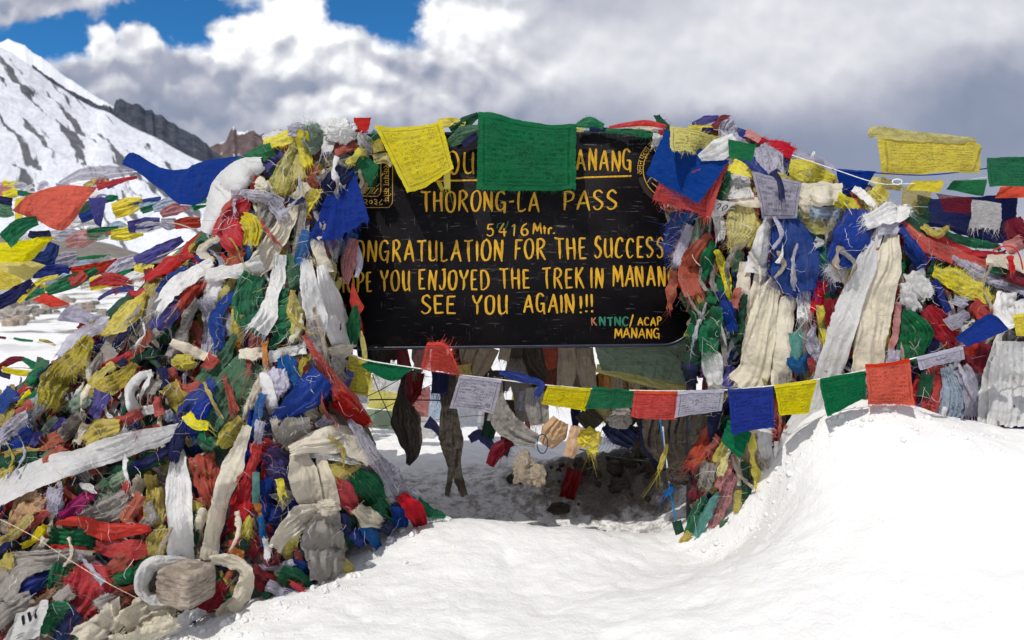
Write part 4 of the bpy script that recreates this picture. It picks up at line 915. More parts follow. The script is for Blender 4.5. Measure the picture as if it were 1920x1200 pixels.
LEFT = """
# --- upper slope to the pole top
S T c 525,278 540,268 556,262 ; 20
S R c 578,285 607,278 ; 12
S G c 645,292 612,303 582,325 ; 22 ; f=s
S O p 604,312 582,328 558,345 ; 18
S C c 612,322 590,345 578,360 ; 18 ; f=e
S G c 660,300 630,318 600,340 ; 20 ; f=e
S T c 588,310 575,342 ; 20
S N c 650,320 622,350 606,400 ; 40
S E c 515,312 515,335 522,354 ; 15
S U c 528,286 507,302 494,318 ; 24
S W c 495,265 520,253 545,250 ; 22
S Y c 494,270 518,266 545,255 570,246 ; 18,22,20,14 ; ; bright yellow twisted cloth along the top of the heap
B L c 557,243 40,26
S Z p 562,272 546,302 530,332 518,352 ; 26,34,40,44 ; f=e ; pale yellow printed cloth fanning down the top of the heap
S Z p 566,285 562,310 560,335 ; 22,26,24 ; f=e
S Y c 566,244 566,270 573,296 579,306 ; 20,27,30,24 ; f=e fl=.03
S P p 582,236 591,258 602,282 ; 26,36,26 ; f=s ; pale green printed tuft standing on top of the heap
S T c 626,282 646,274 668,268 ; 24 ; ; rust coloured cloth under the white knot at the top
S W c 618,256 612,285 ; 22 ; f=e
B W s 640,246 66,54 ; rot=-35 ; white silky knot topping the heap @ the white knot topping the heap
Q R c 664,221 697,222 691,243 668,262 ; ; Y=3.70 fold=.06 ; small red flag flaring up beside the white knot @ the small red flag flaring up
S W c 672,250 686,266 702,284 ; 20,28,14 ; f=e
S E g 692,254 705,266 716,282 ; 20,26,16
B O p 677,284 22,20
S Y c 676,282 660,298 650,306 ; 12
S O p 541,338 535,352 530,368 ; 34
S T c 576,338 588,352 580,368 ; 16
S Y p 592,352 580,378 566,404 ; 20
S C c 576,344 560,364 545,372 ; 20,22,14
S E c 446,306 480,294 514,282 ; 10,28,26 ; f=s ; green frayed cloth pointing out above the white billow
S W s 494,305 456,320 420,352 402,398 384,436 ; 22,62,66,42,22 ; arch=.3 crump=.8 n=ceremonial_scarf ; fat white billow of silk on the upper edge of the heap @ the fat white silk billow
S R c 484,328 480,350 468,366 ; 14,18,12 ; f=e
B C c 492,352 34,34
S L p 420,445 445,455 440,470 ; 20
S A c 414,448 384,464 ; 16
S C c 412,446 388,458 380,476 398,492 ; 13
S G c 508,382 497,420 485,455 ; 40,44,36
S G c 566,378 563,420 556,470 550,505 ; 20 ; f=e
S C s 592,445 602,480 616,512 ; 24
S A c 576,432 568,468 562,503 ; 20 ; f=e ; azure rag below the hem of the large blue flag
S A c 460,462 470,494 ; 16
S T c 452,468 434,502 ; 24 ; f=e
S C c 556,372 535,420 510,462 480,500 466,524 ; 15,34,42,46,30 ; ; long cream cloth sweeping down from the navy tie
S L p 438,364 470,366 502,372 532,382 ; 16,24,22,18 ; ; pale lilac printed cloth knotted round the heap above the red rag @ the pale lilac knotted cloth
S L p 508,374 524,396 532,410 ; 26 ; f=e
S N c 538,372 555,379 570,373 ; 11 ; ; narrow navy tie round the neck of the heap @ the narrow navy tie
S R c 462,376 440,404 426,434 444,464 ; 24,50,62,36 ; fold=.07 ; large red rag hanging on the upper heap @ the large red rag
S Y p 454,408 474,426 468,460 ; 20,42,30 ; ; bright yellow printed rag beside the large red rag
# --- left ridge
S D c 248,552 226,575 205,592 ; 12,26,16
S L g 205,602 150,632 112,668 ; 22,30,22
S B c 206,628 186,646 170,657 ; 16
S O c 290,552 272,580 252,596 ; 22 ; f=ab
S G c 302,568 276,600 258,624 ; 32 ; f=e
S G c 318,578 292,622 ; 24 ; f=e
S U c 342,566 312,598 288,614 ; 26 ; f=e
S T c 390,518 362,546 338,580 ; 20,30,26 ; f=e
S R c 356,472 320,496 274,522 ; 18,22,8 ; f=e ; red cloth streaming off the ridge below the pale lilac pennant
S R c 274,544 258,552 242,548 ; 16
S B c 352,500 318,520 294,548 ; 10
S G c 228,628 202,664 180,694 ; 26 ; f=e
S G c 300,620 262,648 232,690 ; 18 ; f=e
S N c 258,600 232,626 214,650 ; 14
S R c 244,662 216,676 192,688 ; 12 ; f=e
S T c 283,622 266,650 240,682 ; 14 ; f=e
S D p 292,658 266,670 246,682 ; 18
S N c 235,672 200,705 170,725 ; 13
S O c 214,682 178,712 152,748 ; 15
S O p 254,682 226,708 196,730 166,738 ; 12,30,34,22 ; f=e
S U c 192,733 184,755 172,775 ; 34
S P c 162,742 150,756 132,770 ; 26
S E c 84,694 60,710 42,732 ; 20
S R c 56,724 28,748 ; 14
S Y c 62,734 36,757 ; 12
S B c 28,734 12,748 -6,764 ; 26
S N c 104,688 74,708 ; 15
S E c 76,732 48,752 ; 12
S I p 78,748 46,778 ; 26
S T c 62,754 32,774 ; 14
S W c 396,490 352,520 320,546 294,580 ; 18,27,30,22 ; f=e ; white frayed scarf lying on the outer ridge
Q W p 311,502 346,499 336,536 302,532 ; ; Y=3.62 ; white printed flag with a few lines caught on the outer ridge
S Y p 274,550 246,584 215,610 196,628 ; 8,32,32,6 ; arch=.3 ; leaf-shaped yellow printed flag on the outer edge of the heap @ the leaf-shaped yellow flag
S O p 168,632 132,680 106,716 84,760 ; 26,46,48,38 ; rows=7 ; long old yellow printed banner on the outer edge of the heap @ the old yellow printed banner
# --- middle
S W c 406,522 398,558 404,594 ; 28,32,24
S O c 440,515 428,540 418,560 ; 16 ; f=e
S W c 386,514 420,511 455,508 492,492 ; 24,28,26,30 ; f=s ; cream bundle tied level across the heap
S L p 428,588 434,632 ; 22
S Y c 441,572 442,626 ; 14 ; f=e fl=.05
S O c 450,590 448,640 ; 16 ; f=e
S L p 384,560 396,605 394,665 ; 26,36,40 ; rows=8 ; pale lilac printed cloth hanging beside the folded blue strip
S B c 452,540 422,572 406,604 414,658 ; 10,16,28,26 ; ; blue strip folded over and hanging in the middle of the heap @ the folded blue strip
S J c 535,478 545,508 554,538 ; 20
S D c 554,500 562,520 560,545 ; 16
S E c 480,515 466,560 472,600 494,624 ; 50,56,54,30 ; fold=.07 ; broad green cloth behind the frayed white scarf @ the broad green cloth
Q E c 520,538 534,548 567,612 503,658 ; ; fv fold=.06 n=cloth_rag ; green triangular cloth right of the frayed white scarf
S Z c 549,552 558,590 556,634 ; 14,26,20
S T c 600,520 590,545 ; 14 ; f=e
S W c 526,478 520,520 508,562 498,596 482,620 ; 22,27,25,34,40 ; f=e fl=.05 ; long white scarf with frayed tassel end over the green cloth @ the long frayed white scarf
S J c 442,626 420,668 392,706 374,738 ; 8,26,32,22
S G c 350,600 338,640 322,670 ; 22 ; f=e
S G c 372,560 355,590 345,620 ; 16 ; f=e
S C s 322,640 350,654 380,668 404,674 ; 10,20,20,14
B O c 346,680 44,32
S T c 318,690 326,716 350,732 376,720 ; 20,24,24,10 ; arch=.25
S J c 468,676 446,722 420,765 408,806 ; 46,72,78,50 ; fold=.05 ; broad faded green cloth in the middle of the heap @ the broad faded green cloth
S T c 420,702 430,735 439,772 ; 7,15,18 ; f=e
S T c 482,628 471,660 466,696 ; 24,18,6 ; f=e fl=.05
S C c 450,664 474,666 494,664 ; 18
S W c 503,669 540,660 574,652 ; 19 ; ; white band tied level beside the long grey silk scarf
S C c 500,690 478,740 458,786 ; 15,18,16
S X c 495,642 499,682 ; 10 ; f=e
S T c 404,668 388,690 ; 22
S L g 395,760 372,778 ; 26
S W s 602,498 616,552 636,620 648,656 ; 18,34,48,44 ; fold=.06 crump=.7 ; grey silk scarf hanging beside the board @ the grey silk scarf
S W s 576,488 580,540 592,592 588,648 ; 18,36,44,34 ; f=e fold=.07 ; white silk scarf with frayed end beside the board
S C c 618,664 645,658 660,652 ; 24,28,14
S G c 640,672 632,695 645,715 ; 26
S G c 585,600 600,645 610,690 ; 22 ; f=e
S G c 520,700 540,730 548,760 ; 26
S A c 534,668 545,700 556,732 ; 30,36,22 ; ; azure pleated cloth above the blue satin bow
B L c 520,720 44,60
S W s 494,698 505,738 516,774 ; 12,26,24
S R s 570,628 596,670 622,712 652,752 692,793 ; 7,16,22,40,16 ; f=e fl=.06 ; long twisted red silk running down to the gap @ the long twisted red silk
S R c 630,745 660,770 690,795 ; 34,38,20 ; f=e
R B s 597,690 612,700 622,735 / 500,802 540,784 578,768 622,737 ; ; n=cloth_rag fv fold=.05 ; shiny blue satin bow in the middle of the heap @ the shiny blue bow
S B s 606,706 575,738 535,772 500,802 ; 44,54,36,10 ; fold=.07 ; second fold of shiny blue satin hanging from the blue bow
S T c 278,732 287,770 ; 16
S N c 302,688 309,716 304,735 ; 17
S W s 286,698 258,710 242,740 256,772 292,766 ; 13,19,19,22,16 ; ; looped white silk ribbon on the left side of the heap @ the looped white ribbon
S O g 318,720 335,745 348,768 ; 34 ; f=e
S I c 315,770 322,790 ; 18
S T c 295,740 302,780 ; 16
S G c 290,712 278,736 ; 22 ; f=e
S B c 402,716 370,746 342,780 ; 20,30,24
S D c 400,740 390,770 378,795 ; 22
S T c 268,772 235,785 212,797 ; 20
# --- lower left
S L p 52,783 26,800 -4,824 ; 30
S P c 112,783 84,817 ; 24
S U c 120,784 98,816 ; 14
S G c 152,773 136,800 112,818 ; 28 ; f=e
S C c 162,793 144,832 ; 17
S W c 242,806 220,832 ; 24
S O c 224,798 192,804 158,828 ; 32,38,24 ; fold=.12
S T c 302,806 254,822 ; 24
S T c 114,818 74,837 ; 26
S B c 64,806 20,840 ; 26
S U c 78,812 54,840 ; 16
S O c 68,844 38,846 6,852 ; 12
S J c 98,848 60,876 26,893 ; 10,28,16
S D c 68,858 0,870 ; 20
S T c 120,838 100,852 82,866 ; 16
S O c 28,878 -6,897 ; 22
S D c 305,858 252,880 202,893 ; 34
S N c 320,838 285,862 250,876 ; 16
S P p 238,893 206,916 178,938 ; 32
S J c 200,900 185,918 ; 20
S C c 268,895 252,930 ; 26
S R c 244,900 234,925 ; 12
S L p 104,918 92,960 ; 32
S S p 76,926 46,950 20,990 ; 38,50,24 ; ; peach printed cloth at the left edge of the heap
S N c 130,906 150,900 ; 14
S N c 112,965 150,968 ; 16
S V c 178,918 150,946 116,970 ; 16,32,22 ; ; crumpled magenta rag low on the heap @ the magenta rag
Q W p 146,906 170,905 182,926 152,918 ; ; rows=4 ; scrap of white cloth with black print above the magenta rag
S R c 92,958 62,980 32,1003 ; 15
S O c 58,966 26,1000 -6,1022 ; 20
S T c 85,1000 70,1018 ; 20
S Y c 88,982 66,1010 42,1022 ; 15
S G c 242,932 206,956 146,978 ; 42,44,20 ; f=ab ; grey fringed rag above the bright red satin
S T c 268,928 248,960 234,978 ; 26
S O p 282,890 287,935 281,990 ; 28 ; f=e
S O p 299,912 300,980 ; 18 ; rows=3
S G c 276,942 288,968 268,988 ; 18
S E c 92,1004 130,1012 184,1018 ; 28,36,30 ; ; green roll of cloth below the bright red satin
S R c 94,1026 168,1034 ; 14
S R c 178,1022 222,1030 288,1034 ; 28,40,42 ; fold=.05 ; flat red cloth below the bright red satin
S R s 106,980 150,981 200,995 284,990 ; 10,28,32,12 ; fold=.08 ; bright red satin strip lying level low on the heap @ the bright red satin
S O p 312,986 296,1012 290,1046 ; 16,38,32 ; rows=8 ; dull yellow printed rag beside the white hanging scarf
S C c 86,1005 74,1032 ; 16
S N c 20,1022 -8,1045 ; 18
S B c 100,1076 50,1105 -8,1145 ; 22,34,40 ; ; blue cloth under the long lilac grey cloth
S Q c 42,1128 -6,1162 ; 18
S G c 178,1040 100,1046 38,1062 -8,1116 ; 14,38,52,56 ; f=e fold=.1 ; long lilac grey cloth spread low at the left edge
S O c 20,1040 5,1062 ; 22
S E c 116,1058 113,1090 120,1120 ; 34,44,34 ; ; green rag hanging beside the big fringed red rag
S T c 240,1042 215,1072 186,1096 ; 38 ; f=e
S E c 285,1052 242,1086 200,1096 ; 26 ; f=ab
S R c 166,1056 166,1102 148,1146 ; 50,84,66 ; f=eab fold=.1 ; big fringed red rag low on the heap @ the big fringed red rag
S M c 196,1105 192,1150 ; 20 ; f=e
S T c 268,1103 228,1112 ; 18
S T c 258,1122 232,1128 ; 14
S S c 102,1103 70,1130 36,1158 ; 8,20,14
S G c 138,1108 108,1128 ; 26
S G c 210,1120 180,1136 ; 26
S E c 132,1138 96,1150 78,1180 ; 28
S N c 148,1148 120,1182 108,1210 ; 28
S G c 60,1120 20,1140 -8,1165 ; 30
S C c 232,1146 186,1174 148,1198 ; 44 ; crump=1.8 fold=.12
S C c 328,1138 270,1148 232,1178 ; 35,62,48 ; crump=1.8 fold=.12 ; heap of crumpled cream cloth at the foot below the rock
S W c 402,1130 345,1160 290,1192 ; 26 ; crump=1.8
S C c 330,1165 270,1188 210,1204 ; 30 ; crump=1.8
S C c 440,1135 405,1150 ; 26 ; crump=1.6
# --- lower middle
S C c 545,838 520,812 512,786 ; 20,16,14
S D c 398,812 420,842 ; 42 ; f=e
S J c 376,818 400,838 ; 30
S T c 378,852 386,895 396,945 ; 46,52,26 ; f=e ; faded red cloth beside the white hanging scarf
S T c 380,935 372,965 ; 20
S O p 372,940 366,975 ; 18
S D c 360,960 362,1020 ; 22
S C c 385,955 372,990 ; 20
S U c 440,860 432,895 ; 20
S O c 456,788 432,815 416,840 ; 28,36,26 ; fold=.12
S B c 476,768 470,830 458,896 ; 18,24,18
S N c 500,790 488,830 ; 16
S R c 512,826 500,854 ; 32
S U g 496,846 522,872 532,905 ; 42,58,44 ; f=e ; sheer purple blue cloth low in the middle of the heap
S B c 494,898 500,935 506,966 ; 28
S B c 560,938 526,960 508,980 ; 26
S G p 542,918 518,944 ; 40 ; rows=5
S Y c 524,896 530,928 ; 14 ; f=e
S R c 468,896 450,950 438,990 ; 20,42,30 ; f=eb fold=.12 ; red ragged cloth between the cream scarf and the string of pennants
S T c 458,880 440,900 ; 14
S Y c 472,968 456,1000 434,1030 ; 12,32,22
S M c 502,982 482,1020 466,1045 ; 22
S D c 422,1018 465,1025 ; 20
S X c 428,1034 452,1046 ; 24
S O c 548,1000 534,1044 ; 32
S Q c 578,1028 564,1048 ; 16
S M c 554,1032 562,1060 ; 13
S B c 532,1058 566,1070 594,1090 ; 24,36,22
S N c 590,1040 600,1075 ; 26
S L p 458,1062 512,1063 553,1054 ; 11
S M c 466,1074 504,1098 ; 40 ; f=e
S M c 492,1052 524,1044 ; 26
S E c 526,1072 562,1092 600,1112 ; 26,34,14
S D c 498,1108 512,1134 ; 18
S B c 564,1102 528,1128 ; 28 ; f=e
S L c 500,1098 530,1108 ; 22 ; f=e
S R c 545,1095 570,1108 ; 12
S O c 638,1052 662,1078 ; 22 ; f=e fl=.06
S M c 412,1090 400,1120 382,1144 ; 40 ; ; dark red crumpled rag beside the rock
S R c 450,1010 430,1020 ; 14
S A c 492,738 486,770 478,802 ; 16 ; f=e
S L p 488,788 482,832 ; 16
S R c 483,834 472,872 468,894 ; 20
S Q c 480,884 478,944 ; 11
S X c 483,942 488,972 ; 11 ; f=e
S A c 487,968 496,1022 ; 11
S W c 497,1008 501,1048 ; 10
S G c 582,798 546,806 526,828 ; 38,44,28 ; ; grey rolled cloth behind the big cream arch
S L p 622,782 602,804 ; 30
S R c 600,812 622,806 ; 14
S D c 655,966 656,1015 ; 28
S B c 660,998 682,1024 ; 20
S N c 640,965 648,1000 ; 20
S A c 675,968 696,1000 712,1030 ; 14,30,12 ; ; azure leaf-shaped rag low at the edge of the snow
S W c 682,872 708,892 ; 22
S F p 685,868 715,885 ; 12
S C c 640,888 664,922 ; 32
S E p 664,886 698,915 722,955 ; 20,66,60 ; fold=.09 f=e ; green flag folded over at the edge of the gap @ the folded green flag
S R c 614,888 640,920 668,958 ; 14,42,26 ; ; red cloth beside the folded green flag
S C c 670,952 690,970 716,982 ; 28,36,24
S O c 674,868 642,876 612,886 ; 16,32,22
S N c 588,858 595,900 608,950 ; 12
S C s 600,852 612,900 623,948 ; 18,30,28
S W c 548,848 610,850 668,864 ; 14,26,14
S C s 558,850 564,890 580,930 602,958 ; 32,56,56,30 ; fold=.07 ; broad cream silk panel hanging from the big cream arch
S C s 542,846 590,830 640,820 680,842 698,868 ; 20,38,50,50,22 ; arch=.26 ; big cream silk arch above the gap @ the big cream arch
S C c 614,952 562,974 530,1000 512,1028 ; 20,44,40,22
S G s 618,952 606,1000 612,1050 604,1094 ; 30,84,70,48 ; crump=2 fold=.12 worn=.5 ; big crumpled beige silk hanging at the lower front
B C c 614,950 46,30
S C s 464,798 446,850 420,920 402,985 390,1048 ; 18,34,42,44,38 ; fold=.09 ; long cream silk scarf slanting down to the rock @ the slanting cream scarf
S L h 654,788 680,825 712,870 742,910 770,936 788,952 ; 8,18,26,38,48,40 ; f=e rows=6 ; long gauzy white printed scarf slanting into the gap @ the gauzy slanting scarf
S B c 748,948 752,988 ; 30
S E c 780,938 806,958 834,968 ; 10,24,8
S R c 752,928 776,958 792,992 ; 18,40,24 ; f=e ; bright red rag at the foot of the gauzy slanting scarf
S N c 720,1000 735,980 ; 14
# --- the great white scarves and their knot
S B c 352,776 362,796 345,808 ; 26
S W s 356,794 300,818 230,836 150,862 75,890 20,912 -30,934 ; 10,36,46,48,50,48,44 ; fold=.06 crump=.8 ; long white silk scarf stretched level across the heap @ the long level white scarf
S W s 331,835 336,890 336,960 341,1052 ; 22,54,60,50 ; fold=.06 crump=.8 ; white silk scarf hanging straight down to the rock @ the white hanging scarf
S E c 372,818 398,834 ; 16
S N c 347,790 336,820 324,866 ; 14,28,14 ; f=e fl=.05 ; navy frayed knot tying the white scarves
S B c 398,742 372,775 350,800 ; 20,30,22
S Y c 348,776 366,796 388,800 ; 20 ; f=e ; small yellow frayed rag at the knot of the white scarves
S W s 376,1056 320,1051 281,1060 266,1092 278,1118 318,1127 ; 12,18,24,32,30,20 ; crump=1.4 ; white cloth wound round the rock
S C s 394,1050 430,1052 460,1070 456,1110 434,1144 ; 22,26,26,32,24 ; crump=1.4 ; cream cloth loop curling down beside the rock
"""
boulder(P(349, 1094, 2.83), (.158, .14, .122), 5, STONE, 1., -22); rock0 = bpy.data.objects['rock']
tag(rock0, 'squared brown rock holding down the white scarves on the heap', 'rock')
add_scraps('left', 380, 21, 'GCTORBNEDLHMJUWZ', lo=.07, hi=.98, w=(12, 38), L=(32, 100))
add_scraps('left', 190, 23, 'GCTORLHWGUDLNM', lo=.07, hi=.97, w=(4, 12), L=(40, 150), spread=.35)
parse(LEFT)
add_scraps('left', 34, 23, 'GCTOLHWGHD', lo=.07, hi=.95, w=(4, 9), L=(40, 90), spread=.35)
add_threads('left', 750, 5)
